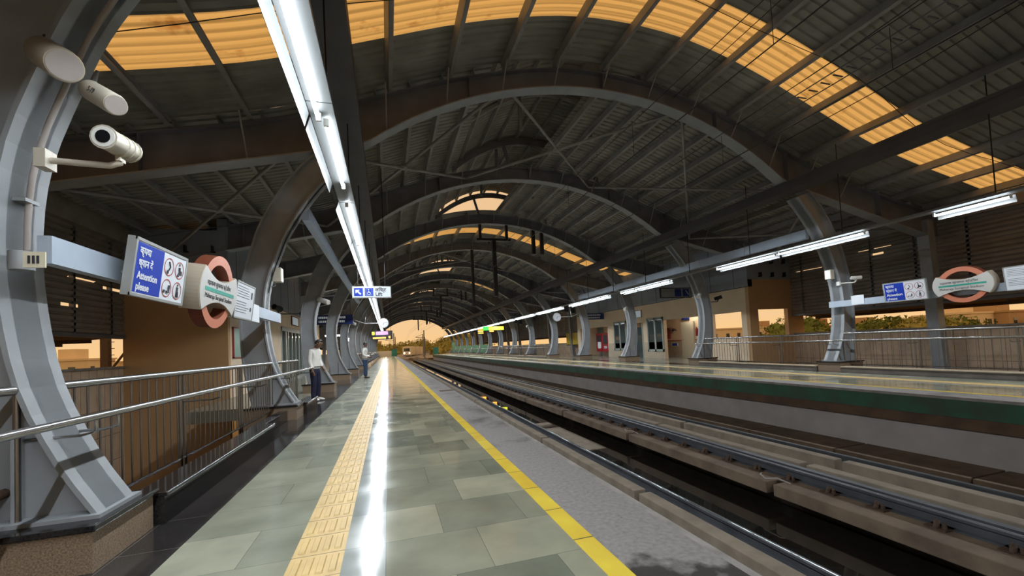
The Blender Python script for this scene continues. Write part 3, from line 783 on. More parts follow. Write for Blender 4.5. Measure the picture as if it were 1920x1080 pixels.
# fire extinguishers
def extinguisher(x, y, z, lab):
    root = empty('fire_extinguisher', (x, y, z), lab, 'fire extinguisher')
    part(MB().tube([(x, y, z), (x, y, z + .02), (x, y, z + .42), (x, y, z + .5)], [.06, .085, .085, .03], 12), 'cylinder', 'red', root)
    part(MB().tube([(x, y, z + .5), (x, y, z + .56)], .025, 8), 'valve', 'black', root)
    part(MB().tube([(x, y, z + .53), (x - .05, y - .1, z + .5), (x - .06, y - .13, z + .15)], .012, 6), 'hose', 'black', root)
extinguisher(18.45, 21.35, 1.3, 'red fire extinguisher hung on the wall beside the cream door')
# dark wall fan
def wall_fan(x, y, z, lab):
    root = empty('wall_fan', (x, y, z), lab, 'fan')
    part(MB().tube([(x, y, z), (x - .2, y, z + .05)], .03, 6), 'bracket', 'black', root)
    part(MB().tube([(x - .2, y, z + .05), (x - .36, y - .08, z)], .08, 10), 'motor', 'black', root)
    c = MB()
    for r_ in (.08, .15, .22): c.tube([(x - .42, y + r_ * cos(t), z + r_ * sin(t)) for t in [i * 2 * PI / 16 for i in range(17)]], .007, 4, False)
    for i in range(8): t = i * PI / 4; c.tube([(x - .42, y, z), (x - .42, y + .22 * cos(t), z + .22 * sin(t))], .005, 4)
    part(c, 'cage', 'black', root)
    b = MB()
    for i in range(3):
        t = i * 2 * PI / 3; b.add([(x - .40, y + .03 * cos(t), z + .03 * sin(t)), (x - .39, y + .19 * cos(t), z + .19 * sin(t)), (x - .41, y + .19 * cos(t + .7), z + .19 * sin(t + .7))], [(0, 1, 2)])
    part(b, 'blade', 'steel_dark', root)
wall_fan(18.6, 23.45, 1.75, 'dark wall fan on the beige wall between the window and the cream door')
root = empty('fire_hose', (18.5, 24.1, 1.3), 'dark red folded fire hose hung on the wall beside the wall fan', 'fire hose')
part(MB().box(18.42, 18.55, 24.0, 24.25, 1.2, 1.95), 'hose', 'signred', root)
part(MB().tube([(18.4, 24.6, 2.15), (18.4, 23.85, 1.75)], .03, 6), 'nozzle', 'brown', root)
# chair and small table silhouettes behind the railing
# room lamps
for i, (x, y, z, L, lab) in enumerate(((18.1, 21.7, 2.72, 1.2, 'short ceiling tube lamp above the cream door'), (17.9, 17.0, 2.8, 1.2, 'short ceiling tube lamp by the window openings'),
                                     (17.6, 29.5, 2.8, 1.2, 'short ceiling tube lamp near the red fire cabinet'), (17.8, 27.2, 2.85, 1.0, 'ceiling tube lamp inside the glazed room'))):
    root = empty('ceiling_lamp', (x, y, z), lab, 'ceiling lamp', 'room lamps of the opposite station building')
    part(MB().box(x - .06, x + .06, y - L / 2, y + L / 2, z + .02, z + .08), 'housing', 'white', root)
    part(MB().tube([(x, y - L / 2 + .03, z), (x, y + L / 2 - .03, z)], .03, 8), 'tube', 'lamp', root)
for i, (x, y, z, lab) in enumerate(((-3.9, 33.0, 2.6, 'lit ceiling lamp behind the fourth curved column of the near platform'), (-3.6, 41, 2.6, 'lit ceiling lamp behind the sixth curved column of the near platform'), (-3.6, 47, 2.6, 'lit ceiling lamp behind the seventh curved column of the near platform'))):
    root = empty('ceiling_lamp', (x, y, z), lab, 'ceiling lamp')
    part(MB().box(x - .55, x + .55, y - .08, y + .08, z + .05, z + .1), 'housing', 'white', root)
    part(MB().tube([(x - .5, y, z), (x + .5, y, z)], .05, 8), 'tube', 'lamp', root)
    part(MB().tube([(x, y, z + .1), (x, y, zroof(x) - .1)], .01, 5), 'hanger', 'black', root)
# yellow hoarding beyond the opposite platform
root = empty('yellow_hoarding', (18.6, 39, 1.2), 'bright yellow hoarding beyond the opposite platform railing', 'hoarding')
part(MB().box(18.5, 18.6, 36, 41.2, 1.05, 2.25), 'panel', 'yellowp', root); part(MB().box(18.48, 18.62, 36, 41.2, .95, 1.05), 'bottom_rail', 'black', root)

# ------------------------------------------------------------------ strip lighting
def trough(s):
    x = mx(-.59, s)
    root = empty('light_trough', (x, 40, 3.85), f'long white trough carrying the tube lights along the {side_name(s)}', 'light trough')
    y = -1.5; 
    while y < YF1 - 1:
        part(MB().box(x - .125, x + .125, y, y + 2.98, 3.87, 3.92), 'tray', 'trough', root); y += 3.0
    for k in range(0, KMAX):
        for yy in (FY(k) + 1.5, FY(k) + 4.5):
            part(MB().tube([(x, yy, 3.9), (x, yy, zsoff(x) + .6)], .012, 5), 'hanger_rod', 'black', root)
trough(-1); trough(1)
TX = mx(-.59, -1)
def tube_light(s, y0, y1, lab, dx=0):
    x = mx(-.59 + dx, s)
    root = empty('tube_light', (x, (y0 + y1) / 2, 3.8), lab, 'tube light', f'tube lights over the {side_name(s)}')
    part(MB().tube([(x, y0 + .03, 3.785), (x, y1 - .03, 3.785)], .022, 10), 'tube', 'tube', root)
    ld = bpy.data.lights.new('tube_lamp', 'AREA'); ld.shape = 'RECTANGLE'; ld.size = .04; ld.size_y = y1 - y0 - .08; ld.energy = 30 * (y1 - y0) ; ld.color = (.88, .95, 1.)
    lo = bpy.data.objects.new('tube_lamp', ld); C.objects.link(lo); lo.parent = root; lo.location = (0 + (x - root.location.x), 0, 3.758 - 3.8)
    e = MB(); e.box(x - .025, x + .025, y0, y0 + .03, 3.765, 3.845); e.box(x - .025, x + .025, y1 - .03, y1, 3.765, 3.845)
    part(e, 'end_cap', 'white', root)
    far = -1 if s < 0 else 1
    r = MB(); xc = mx(-.59, s)
    r.add([(xc + far * .125, y0, 3.845), (xc + far * .125, y1, 3.845), (xc + far * .17, y1, 3.70), (xc + far * .17, y0, 3.70),
           (xc + far * .13, y0, 3.845), (xc + far * .13, y1, 3.845), (xc + far * .175, y1, 3.70), (xc + far * .175, y0, 3.70)],
          [(0, 1, 2, 3), (4, 5, 6, 7), (2, 3, 7, 6), (0, 3, 7, 4), (1, 2, 6, 5)])
    part(r, 'reflector', 'trough', root)
    return root
segL = [(-13, -7.5, 0), (-7, -1.4, 0), (-1.2, 1.6, 0), (1.65, 4.68, -.03), (4.75, 6.6, .03), (7.4, 10.05, 0), (10.12, 12.75, 0), (12.83, 15.5, 0)]
segR = [(-13, -7, 0), (-6.5, -1, 0), (-.5, 3.8, 0), (4.93, 6.18, 0), (7.6, 10.13, 0), (10.21, 12.72, 0), (15.45, 18.13, 0), (18.2, 19.5, 0), (20.78, 23.45, 0), (23.52, 26.12, 0)]
y = 15.6
while y < 92: segL.append((y, y + 2.62, 0)); y += 2.7
for k in range(4, KMAX): segR.append((FY(k) - .45, FY(k) + 2.2, 0)); segR.append((FY(k) + 2.27, FY(k) + 5.0, 0))
NB = {-1: 2, 1: 3}
for s, seg in ((-1, segL), (1, segR)):
    for i, (a, b, dx) in enumerate(seg):
        lab = (f'glowing white tube light over the {side_name(s)}, ' + (f'{ORD[i - NB[s]]} in view from the camera' if i >= NB[s] else 'behind the camera')) if i - NB[s] < len(ORD) - 2 else f'small distant glowing tube light over the far half of the {side_name(s)}'
        tube_light(s, a, b, lab, dx)

# ------------------------------------------------------------------ signs
def sign_case(s, y0, y1, z0, z1, name, lab, tilt=.13, X=-2.02, th=.12):
    """returns root and the frame of the face: local u along reading direction, v up"""
    h = z1 - z0
    if s < 0: u = Vector((0, 1, 0)); 
    else: u = Vector((0, -1, 0))
    inward = 1 if s < 0 else -1
    v = Vector((inward * sin(tilt), 0, cos(tilt)))
    ystart = y0 if s < 0 else y1
    org = Vector((mx(X, s), ystart, z0))
    F = frame_m(org, u, v)     # w = u x v points to the track?
    w = u.cross(v)
    root = empty(name, (mx(X, s), (y0 + y1) / 2, (z0 + z1) / 2), lab, 'sign')
    L = y1 - y0
    return root, F, L, h / cos(tilt)
def rect(mb, F, u0, u1, v0, v1, w0, w1):
    vs = [F @ Vector((u, v, w)) for u in (u0, u1) for v in (v0, v1) for w in (w0, w1)]
    mb.add(vs, [(0, 1, 3, 2), (4, 6, 7, 5), (0, 4, 5, 1), (2, 3, 7, 6), (0, 2, 6, 4), (1, 5, 7, 3)]); return mb
def ring(mb, F, cx, cy, r0, r1, w, n=28, a0=0, a1=2 * PI):
    vs = []; 
    for i in range(n + 1):
        t = a0 + (a1 - a0) * i / n
        for r_ in (r0, r1): vs.append(F @ Vector((cx + r_ * cos(t), cy + r_ * sin(t), w)))
    mb.add(vs, [(2 * i, 2 * i + 1, 2 * i + 3, 2 * i + 2) for i in range(n)]); return mb
def disc(mb, F, cx, cy, r, w, n=12, sx=1):
    mb.add([F @ Vector((cx + r * sx * cos(2 * PI * i / n), cy + r * sin(2 * PI * i / n), w)) for i in range(n)], [tuple(range(n))]); return mb
def attention(s, y0, y1, z0, z1, lab):
    root, F, L, h = sign_case(s, y0, y1, z0, z1, 'attention_sign', lab)
    c = MB(); rect(c, F, 0, L, 0, h, -.06, -.006)
    for (a, b, c_, d) in ((0, L, 0, .025), (0, L, h - .025, h), (0, .025, 0, h), (L - .025, L, 0, h)): rect(c, F, a, b, c_, d, -.006, .006)
    part(c, 'case', 'signgrey', root)
    part(rect(MB(), F, .02, L - .02, .02, h - .02, -.006, 0), 'face', 'signwhite', root)
    part(rect(MB(), F, .035, L * .5, .035, h - .035, 0, .002), 'blue_panel', 'bluesign', root)
    G = lambda u, v: F @ Matrix.Translation((u, v, .004))
    k = h / .5
    for txt, v, sz, wd in (('कृपया', .37, .088, .9), ('ध्यान दें', .265, .088, .9), ('Attention', .155, .09, .92), ('please', .06, .09, .92)):
        part(text_mb(txt, sz * k, G(.07, v * k), .001, .002, wd * L / .93), 'lettering', 'signwhite', root)
    p = MB(); q = MB()
    for i, (cx, cy) in enumerate(((.62, .345), (.84, .345), (.62, .14), (.84, .14))):
        cx *= L; cy *= k; r = .088 * k
        p.add([], []); ring(p, F, cx, cy, r - .010, r, .003)
        if i == 0:
            q.tube([F @ Vector((cx - .02, cy - .05, .004)), F @ Vector((cx + .02, cy + .0, .004)), F @ Vector((cx - .01, cy + .05, .004))], .007, 5); disc(q, F, cx - .02, cy - .05, .02, .0045)
        elif i == 1:
            disc(q, F, cx - .01, cy + .055, .014, .0045); q.tube([F @ Vector((cx - .01, cy + .03, .004)), F @ Vector((cx, cy - .02, .004)), F @ Vector((cx - .03, cy - .06, .004))], .012, 5); rect(q, F, cx + .01, cx + .05, cy - .04, cy, .002, .005)
        elif i == 2:
            q.tube([F @ Vector((cx - .005, cy - .035, .004)), F @ Vector((cx + .03, cy - .035, .004)), F @ Vector((cx + .035, cy + .03, .004))], .012, 5); rect(q, F, cx - .06, cx - .025, cy - .045, cy - .02, .002, .005)
        else:
            disc(q, F, cx, cy + .055, .013, .0045); rect(q, F, cx - .018, cx + .018, cy - .01, cy + .035, .002, .005); q.tube([F @ Vector((cx - .01, cy - .01, .004)), F @ Vector((cx - .015, cy - .065, .004))], .007, 5); q.tube([F @ Vector((cx + .01, cy - .01, .004)), F @ Vector((cx + .018, cy - .065, .004))], .007, 5)
    part(p, 'red_circles', 'signred', root); part(q, 'pictograms', 'ink', root)
    b = MB()
    for uu in (.2, L - .2): b.tube([F @ Vector((uu, .2, -.06)), F @ Vector((uu, .2, -.2))], .02, 6)
    part(b, 'bracket', 'steel', root)
def roundel(s, y0, y1, z0, z1, lab):
    zc = (z0 + z1) / 2
    root, F, L, h = sign_case(s, y0, y1, z0, z1, 'station_roundel', lab, .13, -1.98)
    cx, cy = L / 2, h / 2; R = .44; k = (L / 1.1)
    # orange ring, solid
    mb = MB(); n = 48; d = -.16
    vs = []
    for i in range(n):
        t = 2 * PI * i / n
        for r_, w in ((.33, -.02), (.44, -.02), (.44, d), (.33, d)): vs.append(F @ Vector((cx + r_ * 1.08 * cos(t), cy + r_ * sin(t), w)))
    mb.use('orange').add(vs, [(4 * i, 4 * i + 1, 4 * ((i + 1) % n) + 1, 4 * ((i + 1) % n)) for i in range(n)])
    mb.use('orange_d').add(vs, [(4 * i + a, 4 * i + (a + 1) % 4, 4 * ((i + 1) % n) + (a + 1) % 4, 4 * ((i + 1) % n) + a) for i in range(n) for a in (1, 2, 3)])
    part(mb, 'orange_ring', None, root)
    # bone-shaped plate: convex ends, concave top and bottom
    pl = []
    W = L / 2; H2 = .255
    for i in range(13): t = -1 + 2 * i / 12; pl.append((cx + t * (W - .10), cy - H2 + (1 - t * t) * .125))
    for i in range(1, 12): t = -1 + 2 * i / 12; pl.append((cx + W - .10 + .10 * (1 - t * t), cy + t * H2))
    for i in range(13): t = 1 - 2 * i / 12; pl.append((cx + t * (W - .10), cy + H2 - (1 - t * t) * .125))
    for i in range(1, 12): t = 1 - 2 * i / 12; pl.append((cx - W + .10 - .10 * (1 - t * t), cy + t * H2))
    part(MB().prism(pl, F @ Matrix.Translation((0, 0, -.21)), .205), 'rim', 'taupe', root)
    sc = [(cx + (u - cx) * .985, cy + (v - cy) * .97) for u, v in pl]
    part(MB().prism(sc, F @ Matrix.Translation((0, 0, -.005)), .008), 'face', 'signcream', root)
    part(rect(MB(), F, .13, L - .13, cy - .022, cy + .022, .003, .006), 'teal_bar', 'teal', root)
    G = lambda u, v: F @ Matrix.Translation((u, v, .005))
    part(text_mb('महाराजा सूरजमल स्टेडियम', .075, G(.17, cy + .05), .001, 0, .95), 'lettering', 'ink', root)
    part(text_mb('Maharaja Surajmal Stadium', .078, G(.14, cy - .10), .001, 0, .93 * (L - .28) / .82), 'lettering', 'ink', root)
    b = MB(); b.tube([F @ Vector((cx, cy, -.21)), F @ Vector((cx, cy, -.26))], .05, 8); part(b, 'bracket', 'steel', root)
M['signcream'] = mat('sign_cream', (.55, .54, .52), .35, 0, .03, 2)
def info(s, y0, y1, z0, z1, lab):
    root, F, L, h = sign_case(s, y0, y1, z0, z1, 'information_board', lab)
    c = MB(); rect(c, F, 0, L, 0, h, -.1, -.006)
    for (a, b, c_, d) in ((0, L, 0, .02), (0, L, h - .02, h), (0, .02, 0, h), (L - .02, L, 0, h)): rect(c, F, a, b, c_, d, -.006, .006)
    part(c, 'case', 'signgrey', root)
    part(rect(MB(), F, .015, L - .015, .015, h - .015, -.006, 0), 'face', 'signwhite', root)
    q = MB(); random.seed(3)
    for i in range(11):
        v = h - .07 - i * .036
        if i == 5: continue
        rect(q, F, .06, .06 + L * (.5 + .2 * random.random()), v, v + .007, 0, .002)
    rect(q, F, L - .16, L - .10, h - .2, h - .1, 0, .002); disc(q, F, L - .13, h - .36, .035, .002)
    part(q, 'printed_lines', 'ink', root)
    b = MB(); b.tube([F @ Vector((L / 2, .2, -.1)), F @ Vector((L / 2, .2, -.2))], .02, 6); part(b, 'bracket', 'steel', root)
attention(-1, 4.12, 5.03, 1.86, 2.35, 'tilted blue and white attention sign with four red-ringed pictograms beside the first column')
roundel(-1, 5.28, 6.42, 1.86, 2.36, 'bone-shaped station name sign on an orange ring, on the near platform beam')
info(-1, 6.5, 7.3, 1.86, 2.38, 'white board of small printed lines beside the near station name sign')
attention(1, 7.15, 8.13, 1.98, 2.52, 'blue and white attention sign on the beam of the opposite platform')
roundel(1, 5.88, 7.02, 1.98, 2.50, 'bone-shaped station name sign on an orange ring across the tracks')
info(1, 4.9, 5.74, 1.98, 2.52, 'white board of printed lines across the tracks, beyond the orange-ringed station sign')
def paper(X, y0, y1, z0, z1, lab, s, name='paper_notice', m='signwhite'):
    sg = 1 if s < 0 else -1
    o = MB().box(min(X, X + sg * .008), max(X, X + sg * .008), y0, y1, z0, z1)
    o = o.build(name, m); tag(o, lab, 'notice'); return o
paper(-2.155, 7.75, 8.2, 1.9, 2.2, 'small white paper notice on the beam before the second column', -1)
paper(mx(-2.155, 1), 8.75, 9.1, 2.02, 2.3, 'small white paper notice on the beam of the opposite platform', 1)
# platform number plate on first column
root = empty('number_plate', (-2.11, 3.35, 1.98), 'small white plate with dark marks beside the junction box on the first column', 'plate')
part(MB().box(-2.17, -2.06, 3.33, 3.34, 1.93, 2.03), 'plate', 'cream', root)
q = MB()
for i in range(3): q.box(-2.145 + i * .022, -2.133 + i * .022, 3.326, 3.33, 1.955, 2.005)
part(q, 'marks', 'ink', root)
root = empty('junction_box', (-2.2, 3.42, 1.98), 'grey round junction box at the foot of the conduit on the first column', 'junction box')
part(MB().tube([(-2.24, 3.43, 1.93), (-2.24, 3.43, 2.05)], .06, 14), 'box', 'steel', root)
# conduit running up the first column's inner flange
pts = [(x + .05, FY(0) - .02, z) for x, z in CI if z > 2.05]
root = empty('cable_conduit', (-2.3, FY(0), 2.1), 'grey conduit clipped up the inner face of the first curved column', 'conduit')
part(MB().tube(pts, .018, 8), 'pipe', 'wallgrey', root)
for i in range(2, len(pts), 5):
    p = pts[i]; part(MB().box(p[0] - .05, p[0] + .02, p[1] - .06, p[1] + .06, p[2] - .012, p[2] + .012), 'clip', 'steel', root)
# second thin cable bundle on column two
pts = [(x + .04, FY(1) - .12, z) for x, z in CI if z > 2.6]
tag(MB().tube(pts, .012, 6).build('cable', 'black'), 'thin black cable running up the second near platform column', 'cable')

# hanging lift sign
def hang_sign(name, x0, x1, y, z0, z1, lab, face, mats='signgrey', rods=True):
    root = empty(name, ((x0 + x1) / 2, y, (z0 + z1) / 2), lab, 'sign')
    c = MB(); c.box(x0, x1, y - .05, y + .05, z0, z1); part(c, 'case', mats, root)
    part(MB().box(x0 + .02, x1 - .02, y - .055, y - .05, z0 + .02, z1 - .02), 'face', face, root)
    if rods:
        for x in (x0 + .15, x1 - .15): part(MB().tube([(x, y, z1), (x, y, zsoff(x) + .3)], .012, 6), 'hanger_rod', 'black', root)
    return root
r = hang_sign('lift_sign', -.89, .13, 12., 2.78, 3.10, 'hanging white sign with blue arrow and wheelchair squares over the near platform', 'signlit', 'signgrey')
F = frame_m((-.89, 11.94, 2.78), (1, 0, 0), (0, 0, 1))
part(rect(MB(), F, .05, .28, .05, .27, 0, .003), 'blue_square', 'bluesign', r); part(rect(MB(), F, .33, .55, .05, .27, 0, .003), 'blue_square', 'bluesign', r)
q = MB()
q.add([F @ Vector(p) for p in ((.09, .22, .005), (.20, .22, .005), (.165, .185, .005), (.24, .11, .005), (.21, .08, .005), (.135, .155, .005), (.09, .12, .005))], [(0, 1, 2, 3, 4, 5, 6)])
part(q, 'arrow', 'signlit', r)
q = MB(); ring(q, F, .435, .125, .035, .045, .005); disc(q, F, .43, .225, .014, .005); rect(q, F, .425, .437, .13, .2, .003, .005); rect(q, F, .43, .48, .13, .14, .003, .005)
for (a, b, c_, d) in ((.36, .52, .075, .08), (.36, .52, .245, .25), (.36, .365, .075, .25), (.515, .52, .075, .25)): rect(q, F, a, b, c_, d, .003, .005)
part(q, 'wheelchair_symbol', 'signlit', r)
part(text_mb('लिफ्ट', .13, F @ Matrix.Translation((.60, .175, .004)), .001, .003), 'lettering', 'ink', r)
part(text_mb('Lift', .14, F @ Matrix.Translation((.60, .05, .004)), .001, .003), 'lettering', 'ink', r)
# blue concourse signs
def blue_sign(x0, x1, y, z0, z1, lab):
    r = hang_sign('blue_direction_sign', x0, x1, y, z0, z1, lab, 'navy', 'navy')
    q = MB(); F = frame_m((x0, y - .06, z0), (1, 0, 0), (0, 0, 1)); L = x1 - x0; h = z1 - z0; random.seed(5)
    for row in (.62, .2):
        u = .08 * L
        while u < L * .78: w = .035 + .05 * random.random(); rect(q, F, u, u + w, h * row, h * (row + .22), 0, .004); u += w + .03
    part(q, 'lettering', 'signlit', r)
blue_sign(-4.1, -2.0, 27.0, 3.05, 3.62, 'dark blue two-line direction sign partly behind the near platform columns')
# opposite: blue sign parallel to the camera view across the concourse
root = empty('blue_direction_sign', (15.2, 29.5, 3.4), 'dark blue direction sign hanging before the opposite station building', 'sign')
part(MB().box(14.6, 16.6, 29.45, 29.55, 3.0, 3.5), 'case', 'navy', root)
q = MB(); random.seed(9)
for zz in (3.29, 3.09):
    x = 14.75
    while x < 16.2: w = .05 + .06 * random.random(); q.box(x, x + w, 29.44, 29.45, zz, zz + .11); x += w + .035
part(q, 'lettering', 'signwhite', root)
for x in (15.0, 16.2): part(MB().tube([(x, 29.5, 3.5), (x, 29.5, zsoff(x) + .2)], .012, 6), 'hanger_rod', 'black', root)
root = empty('exit_sign', (15.1, 19.3, 4.0), 'dark framed hanging sign with blue pictogram squares over the opposite concourse', 'sign')
part(MB().box(14.2, 16.2, 19.0, 19.1, 3.45, 4.0), 'case', 'black', root)
part(MB().box(14.24, 16.16, 18.99, 19.0, 3.49, 3.96), 'face', 'steel', root)
for x in (15.1, 15.62): part(MB().box(x, x + .42, 18.98, 18.99, 3.52, 3.93), 'blue_square', 'navy', root)
for x in (15.7,): part(MB().tube([(x + .3, 18.975, 3.6), (x + .1, 18.975, 3.85)], .03, 5), 'arrow', 'acp', root)
for x in (14.5, 15.9): part(MB().tube([(x, 19.05, 4.0), (x, 19.05, zsoff(x) + .2)], .012, 6), 'hanger_rod', 'inox', root)
# train indicator screens
def indicator(x0, x1, y, z0, z1, lab, kind):
    r = hang_sign('train_indicator', x0, x1, y, z0, z1, lab, 'scr_dark', 'black')
    if kind == 'pink':
        part(MB().box(x0 + .35, x1 - .4, y - .06, y - .055, z0 + (z1 - z0) * .55, z1 - .06), 'pink_panel', 'scr_pink', r)
        part(MB().box(x0 + .1, x1 - .6, y - .06, y - .055, z0 + .1, z0 + .22), 'amber_text', 'led', r)
        part(MB().box(x1 - .35, x1 - .2, y - .06, y - .055, z0 + .1, z0 + .3), 'amber_text', 'led', r)
        part(MB().box(x0 + .02, x0 + .25, y - .06, y - .055, z1 - .35, z1 - .06), 'yellow_panel', 'yellowlit', r)
    else:
        h = z1 - z0
        for zz in (.68, .4, .12): part(MB().box(x0 + .08, x1 - .08, y - .06, y - .055, z0 + h * zz, z0 + h * (zz + .16)), 'amber_text', 'led', r)
indicator(-1.4, .42, 39.6, 2.35, 3.15, 'hanging train indicator with pink panel and amber text over the near platform', 'pink')
indicator(12.2, 13.1, 57.5, 3.0, 4.0, 'amber-lit train indicator over the opposite platform, the farther of two', 'amber')
indicator(12.4, 13.1, 51.5, 3.0, 3.9, 'amber-lit train indicator over the opposite platform, the nearer of two', 'amber')
r = hang_sign('green_sign', 10.5, 13.0, 46.5, 3.1, 3.55, 'lit green and yellow sign hanging over the opposite platform', 'yellowlit', 'black')
part(MB().box(10.52, 11.2, 46.43, 46.445, 3.12, 3.53), 'green_panel', 'greenlit', r)

# clocks
def clock(x, y, z, s, lab):
    root = empty('platform_clock', (x, y, z), lab, 'clock')
    part(MB().tube([(x, y - .06, z), (x, y + .06, z)], .31, 28), 'case', 'signgrey', root)
    part(MB().tube([(x, y - .066, z), (x, y - .06, z)], .285, 28), 'dial', 'signwhite', root)
    q = MB()
    for i in range(12):
        t = i * PI / 6; q.box(-.008, .008, 0, .006, .21, .26, Matrix.Rotation(t, 3, 'Y'), (x, y - .074, z))
    part(q, 'hour_marks', 'ink', root)
    part(MB().box(-.012, .012, 0, .006, -.02, .15, Matrix.Rotation(math.radians(195), 3, 'Y'), (x, y - .08, z)), 'hour_hand', 'ink', root)
    part(MB().box(-.008, .008, 0, .006, -.02, .22, Matrix.Rotation(math.radians(80), 3, 'Y'), (x, y - .083, z)), 'minute_hand', 'ink', root)
    e = mx(-2.25, s); sg = 1 if s < 0 else -1
    part(MB().tube([(x - sg * .3, y, z), (e + sg * .9, y, z), (e, y, z + .35)], .03, 8), 'arm', 'signgrey', root)
    part(MB().tube([(e + sg * .9, y, z), (e + sg * 1.0, y, z + .75)], .022, 8), 'stay', 'signgrey', root)
clock(-.23, 27.5, 3.08, -1, 'round clock on an arm over the near platform')
clock(11.68, 27.5, 3.14, 1, 'round clock on an arm over the opposite platform')

# ------------------------------------------------------------------ cameras and speakers
def cctv(mount, joint, aim, lab, L=.26, r=.055, m='beigebox', mk='cctv_camera'):
    mount = Vector(mount); joint = Vector(joint); aim = Vector(aim).normalized()
    root = empty(mk, mount, lab, 'security camera')
    part(MB().box(mount.x - .03, mount.x + .03, mount.y - .05, mount.y + .05, mount.z - .06, mount.z + .06), 'mount', m, root)
    mid = Vector((joint.x - (joint.x - mount.x) * .15, joint.y, mount.z - .01))
    part(MB().tube([mount, mount.lerp(mid, .7), mid, Vector((joint.x, joint.y, (mount.z + joint.z) / 2)), joint], [.02, .02, .02, .02, .018], 10), 'arm', m, root)
    c = joint + Vector((0, 0, r + .03)); a = c + aim * L * .55; b = c - aim * L * .45
    h = part(MB().tube([b, b + aim * .02, a - aim * .03, a], [r * .8, r, r * 1.05, r * 1.12], 16), 'housing', m, root)
    part(MB().tube([a, a + aim * .004], r * .95, 16), 'bezel', 'white' if m != 'black' else 'black', h)
    part(MB().tube([a + aim * .004, a + aim * .008], r * .6, 14), 'lens', 'scr_dark', h)
    bnd = MB()
    for t in (.1, .3, .5): q = b + aim * L * t; bnd.tube([q, q + aim * .012], r * 1.1, 16)
    part(bnd, 'band', m, h)
    part(MB().box(joint.x - .015, joint.x + .015, joint.y - .03, joint.y + .03, joint.z - .01, joint.z + .05), 'pivot', m, root)
cctv((-2.10, 3.4, 2.65), (-1.70, 3.40, 2.68), (-.1, -1, -.06), 'beige security camera on a bent arm from the first column', .27, .070)
# speakers on first column
def speaker(a, b, r, lab, m='beigebox', code=None):
    a = Vector(a); b = Vector(b); root = empty('cylinder_speaker', a, lab, 'speaker')
    d = (b - a).normalized()
    part(MB().tube([a, a + d * .02, b - d * .02, b], [r * .9, r, r, r * .92], 20), 'body', m, root)
    part(MB().tube([b, b + d * .004], r * .85, 20), 'grille', 'wallgrey', root)
    return root, d
r, d = speaker((-1.87, 3.42, 3.16), (-1.63, 3.22, 2.97), .068, 'small beige cylinder speaker marked S-19 below the round can on the first column')
# lettering on cylinder
up = Vector((0, 0, 1)); u = Vector((.75, -.30, -.55)).normalized(); v = (Vector((0, -1, 0)).cross(u) * -1).normalized()
cc = (Vector((-1.87, 3.42, 3.16)) + Vector((-1.63, 3.22, 2.97))) / 2
u = d; w = (cc - Vector((0, 0, 1.3))) * -1; w = (w - u * w.dot(u)).normalized(); v = w.cross(u)
part(text_mb('S-19', .05, frame_m(cc + w * .069 - u * .04 - v * .012, u, v), .001), 'lettering', 'ink', r)
part(MB().tube([(-1.93, 3.6, 3.4), (-1.87, 3.44, 3.18)], .012, 6), 'bracket', 'steel', r)
r, d = speaker((-2.11, 3.42, 3.38), (-1.88, 3.20, 3.18), .10, 'larger beige drum speaker high on the first curved column', 'taupe')
part(MB().tube([(-2.16, 3.5, 3.55), (-2.1, 3.42, 3.42)], .012, 6), 'bracket', 'black', r)
# speakers and cameras on further columns
def box_speaker(x, y, z, lab, s):
    sg = 1 if s < 0 else -1
    root = empty('box_speaker', (x, y, z), lab, 'speaker')
    xa, xb = sorted((x, x + sg * .16)); part(MB().box(xa, xb, y - .1, y + .1, z - .15, z + .15), 'case', 'beigebox', root, .01)
    part(MB().box(min(x + sg * .16, x + sg * .165), max(x + sg * .16, x + sg * .165), y - .08, y + .08, z - .13, z + .13), 'grille', 'white', root)
    part(MB().tube([(x, y, z - .1), (x + sg * .03, y, z - .22), (x - sg * .05, y, z - .25)], .012, 6), 'cable', 'steel', root)
box_speaker(-2.25, FY(1), 3.0, 'beige box speaker on the second near platform column', -1)
box_speaker(mx(-2.15, 1), FY(1) - .05, 3.05, 'beige box speaker on the second column across the tracks', 1)
cctv((mx(-2.3, 1), FY(1) - .15, 2.75), (mx(-2.6, 1), FY(1) - .45, 2.8), (1, -.35, .03), 'white security camera beside the box speaker across the tracks', .3, .055, 'white')
cctv((-2.85, FY(2), 2.72), (-3.5, FY(2) - .2, 2.78), (-.5, -1, .25), 'black security camera on an arm behind the third near platform column', .35, .09, 'black')
for s, k, nm in ((-1, 2, 'third'), (1, 2, 'third'), (-1, 4, 'fifth'), (1, 3, 'fourth'), (1, 6, 'seventh')):
    x = mx(-2.25, s); sg = 1 if s < 0 else -1
    r, d = speaker((x, FY(k) - .15, 3.2), (x + sg * .35, FY(k) - .45, 3.05), .085, f'white cylinder speaker on the {nm} column of the {side_name(s)}', 'white')
    part(MB().tube([(x, FY(k), 3.2), (x, FY(k) - .15, 3.2)], .015, 6), 'bracket', 'steel', r)
cctv((mx(-2.85, 1), FY(2), 2.85), (mx(-3.2, 1), FY(2) - .2, 2.9), (.7, -1, .3), 'black security camera behind the third column across the tracks', .32, .08, 'black')

# ------------------------------------------------------------------ track bed
YT0, YT1 = -3.0, 130
struct('floor', MB().box(1.6, 9.9, YT0, YT1, -1.62, -1.42), 'concrete_d')
# water in channel
o = MB().box(4.06, 5.84, YT0, FY(KMAX) + 4, -1.415, -1.375).build('track_water', 'water'); tag(o, 'dark still water lying in the channel between the near rails', 'puddle', None, 'stuff')
struct('trim_30', MB().box(3.55, 4.05, YT0, YT1, -1.42, -1.10), 'rail')
